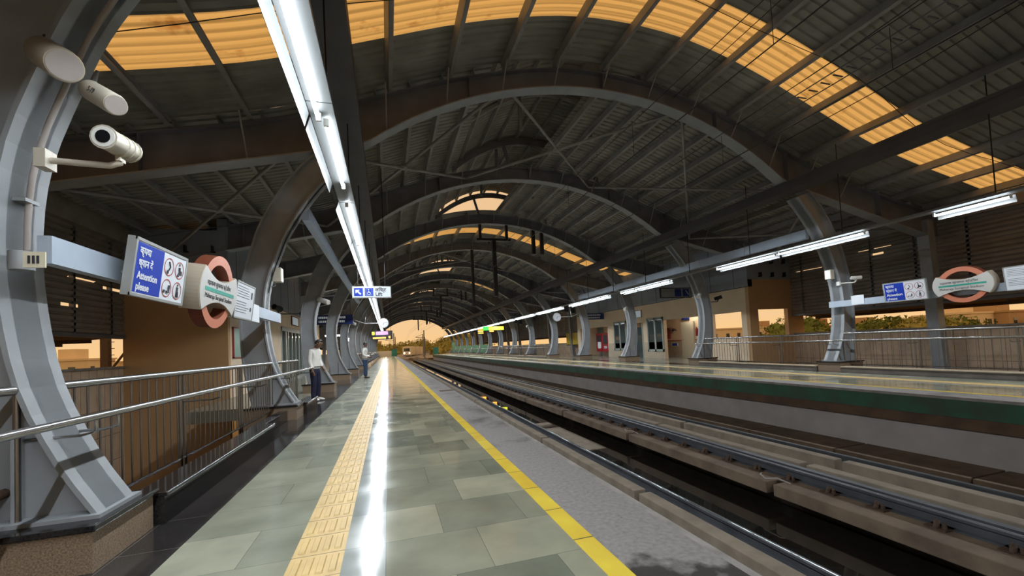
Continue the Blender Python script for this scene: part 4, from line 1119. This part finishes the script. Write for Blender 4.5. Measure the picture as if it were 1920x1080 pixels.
# bearing plinth of second rail, in lengths
def seg_blocks(name, x0, x1, z0, z1, gaps, m, lab, group, L=3.95, slope=None):
    ys = [-2.6 + 0 * L]; 
    y = gaps; root = None
    n = 0; first = None
    yy = gaps - L * math.ceil((gaps - YT0) / L)
    while yy < 100:
        if first is None:
            xm = (x0 + x1) / 2
            mb = MB().box(x0, x1, yy + .06, yy + L - .06, z0, z1)
            first = mb.build(name, m, None, (xm, yy, z0), .012); f0 = yy
            o = first
        else:
            o = first.copy(); C.objects.link(o); o.location = first.location + Vector((0, yy - f0, 0))
        tag(o, lab, 'kerb block', group)
        yy += L
seg_blocks('concrete_kerb_block', 3.42, 3.62, -1.42, -.95, 5.42, 'kerb', 'long concrete kerb block in the row between the near platform edge and the first rail', 'kerb blocks by the near platform')
seg_blocks('concrete_kerb_block', 6.58, 6.78, -1.42, -.93, 5.35, 'kerb', 'long concrete kerb block in the row just past the second rail', 'kerb blocks past the second rail')
seg_blocks('concrete_kerb_block', 7.32, 7.50, -1.42, -.95, 5.3, 'kerb', 'long concrete kerb block in the row just before the third rail', 'kerb blocks before the third rail')
seg_blocks('concrete_rail_plinth', 5.5, 6.4, -1.42, -1.0, 5.05, 'concrete_b', 'brown concrete plinth length carrying the second rail', 'plinth lengths under the second rail') if False else None
M['concrete_b'] = mat('brown_concrete', (.17, .12, .08), .8, 0, .3, 2.5, .3, 40)
seg_blocks('concrete_rail_plinth', 5.52, 6.45, -1.18, -1.0, 5.05, 'concrete_b', 'brown concrete plinth length carrying the second rail', 'plinth lengths under the second rail')
struct('trim_32', MB().box(5.85, 6.45, YT0, YT1, -1.42, -1.18), 'concrete_d')
struct('trim_31', MB().box(7.55, 8.3, YT0, YT1, -1.42, -1.12), 'concrete_b')
def ledge_blocks():
    first = None
    for i in range(48):
        y = -2 + i * 2.1
        if first is None:
            first = MB().box(8.75, 9.7, y + .02, y + 2.08, -1.42, -1.16).build('cable_duct_cover', 'brown_c', None, (9.2, y, -1.42), .01); o = first
        else:
            o = first.copy(); C.objects.link(o); o.location = first.location + Vector((0, i * 2.1, 0))
        tag(o, 'brown concrete duct cover slab at the foot of the opposite platform wall', 'cover slab', 'duct cover slabs below the opposite platform')
M['brown_c'] = mat('brown_slab', (.11, .075, .045), .9, 0, .3, 3, .3, 40)
ledge_blocks()
# rails
def rail(x, z, lab, clips=True, h=.15, wy1=None, clipx=None):
    curve = []
    yy = YT0
    pts = [YT0, 100] + [100 + i * 8 for i in range(1, 14)]
    def cx(y): return x + (max(0, y - 100) ** 2) * .0006
    root = empty('steel_rail', (x, 0, z), lab, 'rail', 'running rails')
    def ribbon(x0, x1, z0, z1):
        mb = MB(); vs = []
        for y in pts:
            c = cx(y) - x; vs += [(x0 + c, y, z0), (x1 + c, y, z0), (x1 + c, y, z1), (x0 + c, y, z1)]
        fs = [(4 * i + a, 4 * i + (a + 1) % 4, 4 * i + 4 + (a + 1) % 4, 4 * i + 4 + a) for i in range(len(pts) - 1) for a in range(4)] + [(0, 1, 2, 3)]
        return mb.add(vs, fs)
    part(ribbon(x - .075, x + .075, z, z + .02), 'foot', 'rail', root)
    part(ribbon(x - .012, x + .012, z + .02, z + h - .035), 'rail_web', 'rail', root)
    part(ribbon(x - .035, x + .035, z + h - .035, z + h - .002), 'head', 'rail', root)
    part(ribbon(x - .006, x + .006, z + h - .002, z + h), 'running_surface', 'railtop', root)
    if clips:
        first = None; xc = clipx if clipx is not None else x
        for i in range(80):
            y = 2.0 + i * .6
            if first is None:
                mb = MB(); mb.box(xc - .19, xc + .14, y - .10, y + .10, z - .012, z + .02)
                for sx in (-.13, .09): mb.tube([(xc + sx - .04, y, z + .01), (xc + sx, y, z + .085), (xc + sx + .04, y + .03, z + .04)], .03, 6); mb.tube([(xc + sx, y - .06, z + .01), (xc + sx, y - .06, z + .075)], .026, 6)
                first = part(mb, 'rail_clip', 'rust', root)
            else:
                c = first.copy(); C.objects.link(c); c.parent = root; c.location = (0, i * .6, 0)
    return root
rail(3.86, -1.10, 'shiny-topped rail nearest the near platform', False, .15)
rail(6.0, -1.0, 'grey blue rail with rusty clips on the brown concrete plinth', True, .15)
rail(7.80, -1.12, 'thin dark rail on the opposite side, behind the kerb blocks', True, .15)
# blue-grey guard beside second rail
o = MB().box(6.14, 6.36, YT0, 110, -1.0, -.90); o.box(6.14, 6.17, YT0, 110, -.9, -.86); o.box(6.38, 6.5, YT0, 110, -1.0, -.95)
tag(o.build('guard_channel', 'rail'), 'blue grey steel channel lying beside the rusty-clipped rail', 'channel')
# thin bonding wire loops at plinth gaps
for i, y in enumerate((5.1, 9.05, 13.0)):
    o = MB().tube([(5.7, y - .25, -.98), (5.62, y - .1, -.93), (5.56, y + .05, -.97), (5.62, y + .2, -.95), (5.75, y + .3, -.98)], .012, 6).build('bonding_cable', 'wallgrey')
    tag(o, f'grey bonding cable loop bridging the {ORD[i]} plinth gap from the camera', 'cable')
# bits of litter in the water
random.seed(12)
# black floating sheets / frames seen in the water channel near mid distance
o = MB().box(4.2, 5.1, 9.3, 12.2, -1.375, -1.36); o.box(4.35, 5.0, 12.6, 13.0, -1.375, -1.33)
tag(o.build('mud_patch', 'kerb'), 'pale dried mud patch showing above the water between the near rails', 'mud', None, 'stuff')
# dark stain hatch on platform edge
o = MB().box(1.45, 1.86, 12.6, 13.0, 0, .004).build('floor_hatch', 'brown'); tag(o, 'small brown plate let into the near platform edge', 'floor plate')

# catenary droppers under arches
def dropper(k, x, zb, lab, frame=True):
    y = FY(k); zt = zsoff(x)
    root = empty('catenary_dropper', (x, y, zt), lab, 'catenary support', 'catenary supports under the roof')
    if frame:
        for dx in (-.75, .75): part(MB().box(x + dx - .07, x + dx + .07, y - .07, y + .07, 7.15, zsoff(x + dx) + .02), 'hanger', 'black', root)
        part(MB().box(x - .95, x + .95, y - .1, y + .1, 7.03, 7.16), 'cross_bar', 'black', root)
        part(MB().box(x - .10, x + .10, y - .10, y + .10, zb, 7.03), 'mast', 'black', root)
    else:
        part(MB().box(x - .09, x + .09, y - .09, y + .09, zb, zt + .02), 'mast', 'black', root)
    return root
for k, zb, fr in ((3, 4.0, True), (4, 4.1, False), (7, 5.2, True), (10, 5.0, True), (13, 5.0, True)):
    dropper(k, XC, zb, f'black catenary mast hanging from the middle of the {ORD[k]} roof arch', fr)
for k in (3, 7, 11, 14):
    for x in (8.05, 8.55):
        y = FY(k)
        dropper(k, x, 6.35 if k == 3 else 6.6, f'short black stub post hanging under the {ORD[k]} roof arch, ' + ('nearer the middle' if x < 8.3 else 'nearer the opposite platform'), False)
# contact wires
for i, x in enumerate((4.95, 7.2)):
    o = MB().tube([(x, YT0, 5.05), (x, 100, 5.05), (x + 3, 200, 5.0)], .011, 4); o.tube([(x, YT0, 5.75), (x, 50, 5.6), (x, 100, 5.75), (x + 3, 200, 5.7)], .009, 4)
    for j in range(30): o.tube([(x, 4 + j * 3.2, 5.05), (x, 4 + j * 3.2, 5.68)], .005, 3)
    tag(o.build('overhead_wire', 'black'), 'thin overhead contact wire above the ' + ('near' if i == 0 else 'far') + ' track', 'wire')

# ------------------------------------------------------------------ platform ends, beyond the station
YE = YF1
for s in (-1, 1):
    a, b = sorted((mx(.7, s), mx(1.75, s)))
    root = empty('green_gate', ((a + b) / 2, YE - 1, 0), f'dark green sheet gate at the far end of the {side_name(s)}', 'gate')
    part(MB().box(a, b, YE - 1, YE - .95, .05, 1.6), 'panel', 'greenpaint', root)
    part(MB().box(a - .05, a, YE - 1.05, YE - .9, 0, 1.7), 'post', 'greenpaint', root); part(MB().box(b, b + .05, YE - 1.05, YE - .9, 0, 1.7), 'post', 'greenpaint', root)
for k in range(9, 15):
    y = FY(k)
    o = MB().box(13.75, 13.8, y + .5, y + 5.5, .3, 1.55 if k < 14 else 2.4).build('green_screen', 'greenpaint')
    tag(o, f'green sheet screen behind the opposite railing past its {ORD[k]} column', 'screen', 'green screens behind the opposite railing')
a = MB().box(-2.2, .7, YE - 1, YE - .95, 0, 1.3).build('end_barrier', 'brown_shaded'); tag(a, 'brown barrier panel closing the far end of the near platform', 'barrier')
# viaduct beyond
struct('floor', MB().box(-2, 24, YT1, 300, -1.62, -1.42), 'concrete')
struct('wall_viaduct', MB().box(-2.2, -2, YF1, 300, -1.6, -.1), 'concrete'); struct('wall_viaduct_far', MB().box(24, 24.2, YF1, 300, -1.6, -.1), 'concrete')
def mast(x, y, h, lab, arms=1):
    root = empty('catenary_mast', (x, y, -1.4), lab, 'mast', 'catenary masts beyond the station')
    part(MB().box(x - .14, x + .14, y - .14, y + .14, -1.4, h), 'pole', 'steel_dark', root)
    for j in range(arms):
        part(MB().tube([(x, y, h - 1 - j * .9), (x - 2.4, y, h - 1.9)], .05, 5), 'cantilever', 'steel_dark', root)
        part(MB().tube([(x, y, h - 2.2), (x - 2.4, y, h - 1.9)], .04, 5), 'strut', 'steel_dark', root)
mast(9.7, 118, 6.6, 'tall lattice-like catenary mast standing just beyond the station mouth', 2)
mast(11.9, 150, 6.6, 'catenary mast farther along the line behind the nearest one', 2)
mast(1.6, 122, 6.2, 'catenary mast on the near side of the line beyond the platform end', 1)
mast(2.6, 160, 6.4, 'farther catenary mast on the near side of the line', 1)
mast(15.5, 185, 6.6, 'most distant catenary mast beyond the train', 1)
# train
def train():
    root = empty('metro_train', (7, 168, -1.2), 'pale metro train approaching on the line beyond the station', 'train')
    x, y = 6.95, 168
    cab = [(x - 1.45, -.9), (x - 1.5, 1.3), (x - 1.2, 2.4), (x - .6, 2.75), (x + .6, 2.75), (x + 1.2, 2.4), (x + 1.5, 1.3), (x + 1.45, -.9)]
    part(MB().prism_y(cab, y, y + 6), 'cab', 'trainm', root, .05)
    part(MB().box(x - 1.1, x + 1.1, y - .05, y, .75, 1.95), 'windscreen', 'glass', root)
    for sx in (-1.0, 1.0): part(MB().tube([(x + sx, y - .08, .1), (x + sx, y, .1)], .16, 10), 'headlamp', 'lamp', root)
    part(MB().box(x - 1.3, x + 1.3, y - .1, y + .5, -1.2, -.7), 'skirt', 'steel_dark', root)
    for j in range(3):
        yy = y + 6 + j * 20; xx = x + .5 + j * 3.2
        mb = MB(); x2 = xx + 3.0
        mb.add([(xx - 1.5, yy, -.9), (xx + 1.5, yy, -.9), (xx + 1.5, yy, 2.7), (xx - 1.5, yy, 2.7), (x2 - 1.5, yy + 19.6, -.9), (x2 + 1.5, yy + 19.6, -.9), (x2 + 1.5, yy + 19.6, 2.7), (x2 - 1.5, yy + 19.6, 2.7)],
               [(0, 1, 2, 3), (4, 5, 6, 7), (0, 1, 5, 4), (1, 2, 6, 5), (2, 3, 7, 6), (3, 0, 4, 7)])
        c = part(mb, 'carriage', 'trainm', root)
        w = MB(); w.box(xx - 1.0, xx - .98, 0, .01, 0, .01)
train()

# ------------------------------------------------------------------ outside: ground, trees, houses
struct('floor', MB().box(-900, 900, -200, 1500, -12.3, -12.0), 'ground')
def blob(cx_, cy_, cz, r, seed, sub=3, sq=.8):
    bm = bmesh.new(); bmesh.ops.create_icosphere(bm, subdivisions=sub, radius=1)
    rnd = random.Random(seed); ph = [rnd.uniform(0, 6) for _ in range(6)]
    vs = []
    for v in bm.verts:
        p = v.co; d = 1 + .16 * sin(4 * p.x + ph[0]) * cos(5 * p.y + ph[1]) + .12 * sin(9 * p.z + ph[2] + 6 * p.x) + rnd.uniform(-.09, .09)
        vs.append((cx_ + p.x * r * d, cy_ + p.y * r * d, cz + p.z * r * d * sq))
    fs = [tuple(v.index for v in f.verts) for f in bm.faces]; bm.free()
    return vs, fs
def tree(x, y, top, r, lab, m='leaf', seed=0, kind='leafy_tree', group='trees beyond the station'):
    root = empty(kind, (x, y, -12), lab, 'tree', group)
    mb = MB(); rnd = random.Random(seed)
    mb.add(*blob(x, y, top - r * .8, r, seed))
    for i in range(7):
        a = rnd.uniform(0, 6.28); rr = r * rnd.uniform(.45, .7); mb.add(*blob(x + r * .75 * cos(a), y + r * .75 * sin(a), top - r * rnd.uniform(.75, 1.5), rr, seed + i + 1, 2))
    # loose leaf tufts along the outline
    for i in range(1100):
        a = rnd.uniform(0, 6.28); e = rnd.uniform(-.3, 1.4); q = Vector((x + r * 1.1 * cos(a) * cos(e), y + r * 1.1 * sin(a) * cos(e), top - r * .8 + r * .9 * sin(e))) + Vector((rnd.uniform(-1, 1), rnd.uniform(-1, 1), rnd.uniform(-1, 1))) * r * .15
        s_ = r * .085; p3 = [q + Vector((rnd.uniform(-1, 1), rnd.uniform(-1, 1), rnd.uniform(-1, 1))) * s_ for _ in range(3)]; mb.add(p3, [(0, 1, 2)])
    part(mb, 'crown', m, root); part(MB().tube([(x, y, -12), (x + .2, y, top - r)], [r * .12, r * .07], 7), 'trunk', 'bark', root)
def house(x, y, w, d, top, m, lab, seed=0, rot=0):
    root = empty('distant_building', (x, y, -12), lab, 'building', 'distant houses beyond the station')
    part(MB().box(x - w / 2, x + w / 2, y - d / 2, y + d / 2, -12, top), 'wall', m, root)
    rnd = random.Random(seed)
    part(MB().box(x - w / 2 - .2, x + w / 2 + .2, y - d / 2 - .2, y + d / 2 + .2, top, top + .35), 'roof_slab', m, root)
    if rnd.random() < .7: part(MB().box(x - w * .25, x + w * .1, y - d * .2, y + d * .2, top + .35, top + 2.2), 'roof_room', m, root)
    n = 0
    for fl in range(3):
        z = top - 2.4 - fl * 3.1
        for i in range(max(2, int(w / 3))):
            xx = x - w / 2 + (i + .5) * w / max(2, int(w / 3))
            part(MB().box(xx - .5, xx + .5, y - d / 2 - .06, y - d / 2, z, z + 1.3), 'window', 'glass', root)
        if x > 0 or True:
            xs_ = x - w / 2 - .06 if x > 0 else x + w / 2
            for i in range(2):
                yy = y - d / 4 + i * d / 2; part(MB().box(xs_, xs_ + .06, yy - .5, yy + .5, z, z + 1.3), 'window', 'glass', root)
M['hs1'] = mat('house_cream', (.62, .45, .26), .8, 0, .08, .3); M['hs2'] = mat('house_tan', (.45, .30, .16), .8, 0, .1, .3); M['hs3'] = mat('house_white', (.75, .60, .40), .8, 0, .06, .3); M['hs4'] = mat('house_brick', (.40, .18, .08), .8, 0, .1, .3)
# beyond the near platform side (seen below the louvres)
dirs = [(-.52, .85), (-.49, .87), (-.475, .88)]
house(-56, 98, 7, 9, 2.2, 'hs3', 'pale two-storey house with a roof frame, seen below the near louvres', 1)
house(-73, 112, 9, 9, .6, 'hs2', 'tan house beside the pale house with the roof frame', 2)
house(-92, 120, 14, 9, .2, 'hs1', 'low cream house farthest along beyond the near parapet', 3)
house(-62, 138, 12, 10, 1.6, 'hs1', 'cream house standing behind the pale roof-frame house', 5)
for i, (x, y, top, r) in enumerate(((-50, 78, -.6, 4), (-57, 80, -.5, 4.5), (-64, 90, -.2, 4), (-75, 95, .1, 5), (-84, 104, .3, 5))):
    tree(x, y, top, r, f'olive tree mass beyond the near parapet, {ORD[i]} from the shaded station wall', 'leaf_y', 30 + i)
# street pole with diagonal stays seen through the near opening
root = empty('steel_lattice_pole', (-22, 42, -12), 'brown steel pole with step pegs and diagonal stays outside the near parapet', 'pole')
part(MB().box(-17.6, -17.2, 32.8, 33.2, -12, 4.2), 'pole', 'rust', root)
for i in range(8): part(MB().box(-17.2, -16.95, 32.97, 33.03, .6 + i * .42, .64 + i * .42), 'peg', 'rust', root)
part(MB().tube([(-17.9, 33, -.2), (-15.2, 33, 3.8)], .07, 6), 'stay', 'rust', root); part(MB().tube([(-15.6, 33, -.4), (-13.8, 33, 1.6)], .14, 6), 'stay', 'rust', root)
# opposite side
P = [(.63, .775), (.66, .75), (.70, .71), (.74, .67), (.77, .635), (.80, .60), (.82, .57), (.84, .54), (.86, .51), (.88, .475), (.90, .44), (.915, .405), (.93, .37), (.945, .33)]
rr = random.Random(4)
hid = 0; tid = 0
hm = ['hs1', 'hs4', 'hs3', 'hs2']
for i, (a, b) in enumerate(P):
    D = 105 + rr.uniform(-8, 30)
    if i not in (8,):
        house(a * D * 1.25, b * D * 1.25, 9 + rr.uniform(0, 6), 9, 1.9 + rr.uniform(-1.2, 1.2), hm[i % 4], f'{["cream", "brick red", "white", "tan"][i % 4]} distant house on the skyline past the opposite platform, {ORD[hid]} from the train end', 50 + i); hid += 1
    n = 2 if i in (7, 8, 9, 10) else 1
    for j in range(n):
        D2 = 80 + rr.uniform(-6, 10) + j * 9; off = rr.uniform(-.012, .012)
        top = {7: 2.2, 8: 3.0, 9: 2.8, 10: 2.2, 4: 3.6, 1: 2.6, 0: 2.8}.get(i, 1.2) - 1.3 + rr.uniform(-.3, .3)
        tree((a + off) * D2, (b - off) * D2, top, 3.6 + rr.uniform(0, 1.6), f'green tree beyond the opposite parapet, {ORD[min(tid, 15)]} from the train end' + (', rear row' if j else ''), 'leaf' if i % 3 else 'leaf_y', 100 + tid * 3); tid += (1 if j == 0 else 0)
# tall tree over the parapet opening, beside the station mouth
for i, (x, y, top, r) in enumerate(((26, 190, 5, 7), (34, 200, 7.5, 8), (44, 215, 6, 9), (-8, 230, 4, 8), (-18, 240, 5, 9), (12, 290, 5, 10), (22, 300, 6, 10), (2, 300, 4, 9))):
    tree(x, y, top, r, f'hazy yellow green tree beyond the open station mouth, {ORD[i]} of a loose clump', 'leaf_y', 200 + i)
house(40, 260, 24, 12, 4, 'hs1', 'hazy cream block behind the trees at the station mouth', 77)
house(-14, 270, 20, 12, 7, 'hs1', 'hazy cream block beyond the train on the near side of the line', 78)

# ------------------------------------------------------------------ people
def skin_mesh(name, chains, m, root, sub=2):
    """chains: list of lists of (x,y,z,r); first vertex of each chain after the first is joined to the nearest existing vertex"""
    me = bpy.data.meshes.new(name); vs = []; es = []; rs = []
    def near(p):
        return min(range(len(vs)), key=lambda i: (Vector(vs[i]) - Vector(p)).length)
    for ci, ch in enumerate(chains):
        prev = None
        for j, (x, y, z, r_) in enumerate(ch):
            if j == 0 and ci > 0: prev = near((x, y, z)); continue
            vs.append((x, y, z)); rs.append(r_)
            if prev is not None: es.append((prev, len(vs) - 1))
            prev = len(vs) - 1
    me.from_pydata(vs, es, []); o = bpy.data.objects.new(name, me); C.objects.link(o)
    sk_ = o.modifiers.new('s', 'SKIN'); sk_.use_smooth_shade = True
    for i, r_ in enumerate(rs):
        r2 = r_ if isinstance(r_, tuple) else (r_, r_)
        me.skin_vertices[0].data[i].radius = r2; me.skin_vertices[0].data[i].use_root = (i == 0)
    su = o.modifiers.new('u', 'SUBSURF'); su.levels = sub; su.render_levels = sub
    bpy.context.view_layer.update()
    dg = bpy.context.evaluated_depsgraph_get(); nm = bpy.data.meshes.new_from_object(o.evaluated_get(dg))
    bpy.data.objects.remove(o)
    n = bpy.data.objects.new(name, nm); C.objects.link(n); nm.materials.clear(); nm.materials.append(M[m])
    for p in nm.polygons: p.use_smooth = True
    n.parent = root
    return n
def person(x, y, h, rz, lab, trouser, shoe, bow, phone=True, armsf=False):
    """facing local -Y before rotation; local frame in metres for a 1.75 m figure scaled by h"""
    k = h / 1.75
    root = empty('person', (x, y, 0), lab, 'person', None, rz)
    root.scale = (k, k, k)
    hx, hy, hz = 0, -.05 - bow * .10, 1.60 - bow * .02
    # continuous body: pelvis-spine-neck-head, legs, arms with hands
    body = [[(0, .03, .96, .08), (0, .02, 1.15, .085), (0, .0, 1.33, .09), (0, .0, 1.44, .065), (0, -.015, 1.50, .052), (hx, hy + .02, hz - .045, .068), (hx, hy, hz + .03, .088), (hx, hy + .01, hz + .10, .062)]]
    for sx in (-1, 1):
        body.append([(0, .03, .96, 0), (sx * .09, .01, .86, .07), (sx * .095, -.015, .52, .055), (sx * .10, .02, .12, .038), (sx * .10, -.0, .05, .04), (sx * .11, -.12, .03, .032)])
    if armsf:
        arms = {-1: [(-.17, .0, 1.40, .055), (-.235, .03, 1.13, .042), (-.19, -.17, 1.02, .033), (-.10, -.25, 1.01, .027), (-.04, -.27, 1.01, .026)],
                1: [(.17, .0, 1.40, .055), (.235, .03, 1.13, .042), (.19, -.17, 1.0, .033), (.09, -.25, .98, .027), (.03, -.27, .98, .026)]}
    else:
        arms = {-1: [(-.165, .0, 1.40, .055), (-.215, .02, 1.13, .042), (-.205, -.04, .90, .033), (-.20, -.07, .83, .027), (-.195, -.085, .78, .026)],
                1: [(.165, .0, 1.40, .055), (.215, .03, 1.14, .042), (.19, -.08, .94, .033), (.175, -.14, .89, .027), (.165, -.16, .86, .026)]}
    for sx in (-1, 1): body.append([(0, 0, 1.33, 0)] + arms[sx])
    # fingers and thumbs
    for sx in (-1, 1):
        e = Vector(arms[sx][-1][:3]); p = Vector(arms[sx][-2][:3]); dd = (e - p).normalized(); side = dd.cross(Vector((0, 0, 1)) if abs(dd.z) < .8 else Vector((1, 0, 0))).normalized()
        nrm = dd.cross(side)
        for i, l in enumerate((.065, .078, .072, .055)):
            o_ = e + side * (-.024 + i * .016); q1 = o_ + dd * .02; q2 = q1 + dd * l * .5 + nrm * .005; q3 = q2 + dd * l * .35 + nrm * .02
            body.append([(*e, 0), (*q1, .0085), (*q2, .008), (*q3, .007)])
        t0 = p + side * -.02; t1 = t0 + side * -.025 + dd * .03; t2 = t1 + dd * .035
        body.append([(*p, 0), (*t1, .010), (*t2, .008)])
    skin_mesh('body', body, 'skin', root)
    # face
    fc = MB()
    f = skin_mesh('nose', [[(hx, hy - .085, hz + .045, .010), (hx, hy - .10, hz + .015, .014), (hx, hy - .088, hz + .005, .010)]], 'skin', root, 1)
    fe = MB()
    for sx in (-1, 1):
        fe.tube([(hx + sx * .032, hy - .080, hz + .035), (hx + sx * .032, hy - .086, hz + .035)], .010, 8)
    fe.tube([(hx - .022, hy - .080, hz - .025), (hx, hy - .088, hz - .027), (hx + .022, hy - .080, hz - .025)], .004, 5)
    def local(mb, name, m_):
        o = mb.build(name, m_); o.parent = root; return o
    local(fe, 'eyes_and_mouth', 'hair')
    e = MB()
    for sx in (-1, 1): e.tube([(hx + sx * .083, hy + .0, hz + .01), (hx + sx * .092, hy + .01, hz + .03), (hx + sx * .086, hy + .005, hz + .055)], [.010, .016, .012], 6)
    local(e, 'ears', 'skin')
    # hair: cap over back and top
    bm = bmesh.new(); bmesh.ops.create_uvsphere(bm, u_segments=20, v_segments=14, radius=1)
    vs = [(hx + v.co.x * .094, hy + .018 + v.co.y * .104, hz + .052 + v.co.z * .098 + (.004 * sin(30 * v.co.x + 20 * v.co.y))) for v in bm.verts]
    fs = [tuple(v.index for v in f_.verts) for f_ in bm.faces if f_.calc_center_median().z > -.35 + (-f_.calc_center_median().y * .9 if f_.calc_center_median().y < 0 else -.15)]; bm.free()
    hmb = MB(); hmb.add(vs, fs, True); local(hmb, 'hair', 'hair')
    # shirt with sleeves
    sh = [[(0, .02, .86, (.195, .14)), (0, .02, .98, (.185, .135)), (0, .01, 1.20, (.175, .115)), (0, .0, 1.36, (.165, .105)), (0, .0, 1.43, .095), (0, -.008, 1.465, .065)]]
    for sx in (-1, 1):
        a = arms[sx]; sh.append([(0, 0, 1.36, 0), (a[0][0] * 1.02, a[0][1], a[0][2], .068), (a[1][0], a[1][1], a[1][2], .057), (a[2][0], a[2][1], a[2][2], .042)])
    skin_mesh('shirt', sh, 'shirt', root)
    skin_mesh('collar', [[(-.05, .03, 1.475, .012), (-.055, -.03, 1.475, .014), (-.015, -.07, 1.455, .014), (.015, -.07, 1.455, .014), (.055, -.03, 1.475, .014), (.05, .03, 1.475, .012)]], 'shirt', root, 1)
    tr = [[(0, .02, 1.0, (.155, .11)), (0, .02, .88, (.165, .115))]]
    for sx in (-1, 1): tr.append([(0, .02, .88, 0), (sx * .09, .01, .80, .098), (sx * .095, -.012, .5, .08), (sx * .10, .01, .22, .068), (sx * .10, .01, .085, .072)])
    skin_mesh('trousers', tr, trouser, root)
    belt = MB(); n = 24; 
    belt.tube([(.168 * cos(t), .02 + .118 * sin(t), .955) for t in [2 * PI * i / n for i in range(n + 1)]], .014, 6, False); local(belt, 'belt', 'black')
    for sx in (-1, 1):
        skin_mesh('shoe', [[(sx * .10, .055, .045, (.045, .042)), (sx * .10, -.02, .048, (.046, .045)), (sx * .108, -.12, .036, (.048, .033)), (sx * .112, -.185, .03, (.038, .024))]], shoe, root, 2)
    if phone:
        ph = Vector(arms[1][-1][:3])
    return root
p1 = person(-1.98, 12.75, 1.74, math.radians(62), 'man in white shirt, navy trousers and white shoes standing head bowed by the railing end', 'navytrouser', 'shoe_w', 1.0)
p2 = person(-1.12, 21.9, 1.80, math.radians(78), 'man in pale shirt and blue jeans standing upright farther along the near platform', 'jean', 'shoe_b', 0.0, False, True)

# ------------------------------------------------------------------ world, camera
w = bpy.data.worlds.new('World'); bpy.context.scene.world = w; w.use_nodes = True
nt = w.node_tree; bg = nt.nodes['Background']
tc = nt.nodes.new('ShaderNodeTexCoord'); sp = nt.nodes.new('ShaderNodeSeparateXYZ'); rp = nt.nodes.new('ShaderNodeValToRGB')
nt.links.new(tc.outputs['Generated'], sp.inputs[0]); nt.links.new(sp.outputs['Z'], rp.inputs['Fac'])
rp.color_ramp.elements[0].position = 0; rp.color_ramp.elements[0].color = (.98, .60, .25, 1)
rp.color_ramp.elements[1].position = .25; rp.color_ramp.elements[1].color = (.86, .56, .30, 1)
e = rp.color_ramp.elements.new(1.0); e.color = (.80, .50, .27, 1)
e = rp.color_ramp.elements.new(.04); e.color = (.93, .60, .30, 1)
nt.links.new(rp.outputs['Color'], bg.inputs['Color']); bg.inputs['Strength'].default_value = 1.0

cam = bpy.data.cameras.new('camera'); co = bpy.data.objects.new('camera', cam); C.objects.link(co)
f, cx0, cy0, vx, vy, hs = 775.0, 960.0, 618.0, 728.2, 657.8, -.0479
d1 = Vector(((vx - cx0) / f, (vy - cy0) / f, 1)).normalized()
up = d1.cross(Vector((1, hs, 0))).normalized()
if up.y > 0: up = -up
Xw = d1.cross(up)
Rw = Matrix((Xw, d1, up))           # rows: world axes in camera coords (x right, y down, z forward)
cx_, cy_, cz_ = Rw.col[0], -Rw.col[1], -Rw.col[2]
m4 = Matrix.Identity(4)
for i in range(3): m4[i][0] = cx_[i]; m4[i][1] = cy_[i]; m4[i][2] = cz_[i]
m4[2][3] = 1.3
co.matrix_world = m4
cam.sensor_width = 36; cam.lens = f / 1920 * 36; cam.shift_y = (cy0 - 540) / 1920; cam.clip_end = 3000; cam.clip_start = .05
S = bpy.context.scene; S.camera = co
S.view_settings.view_transform = 'Standard'; S.view_settings.look = 'None'; S.view_settings.gamma = 1; S.view_settings.exposure = 0
S.view_settings.use_curve_mapping = False
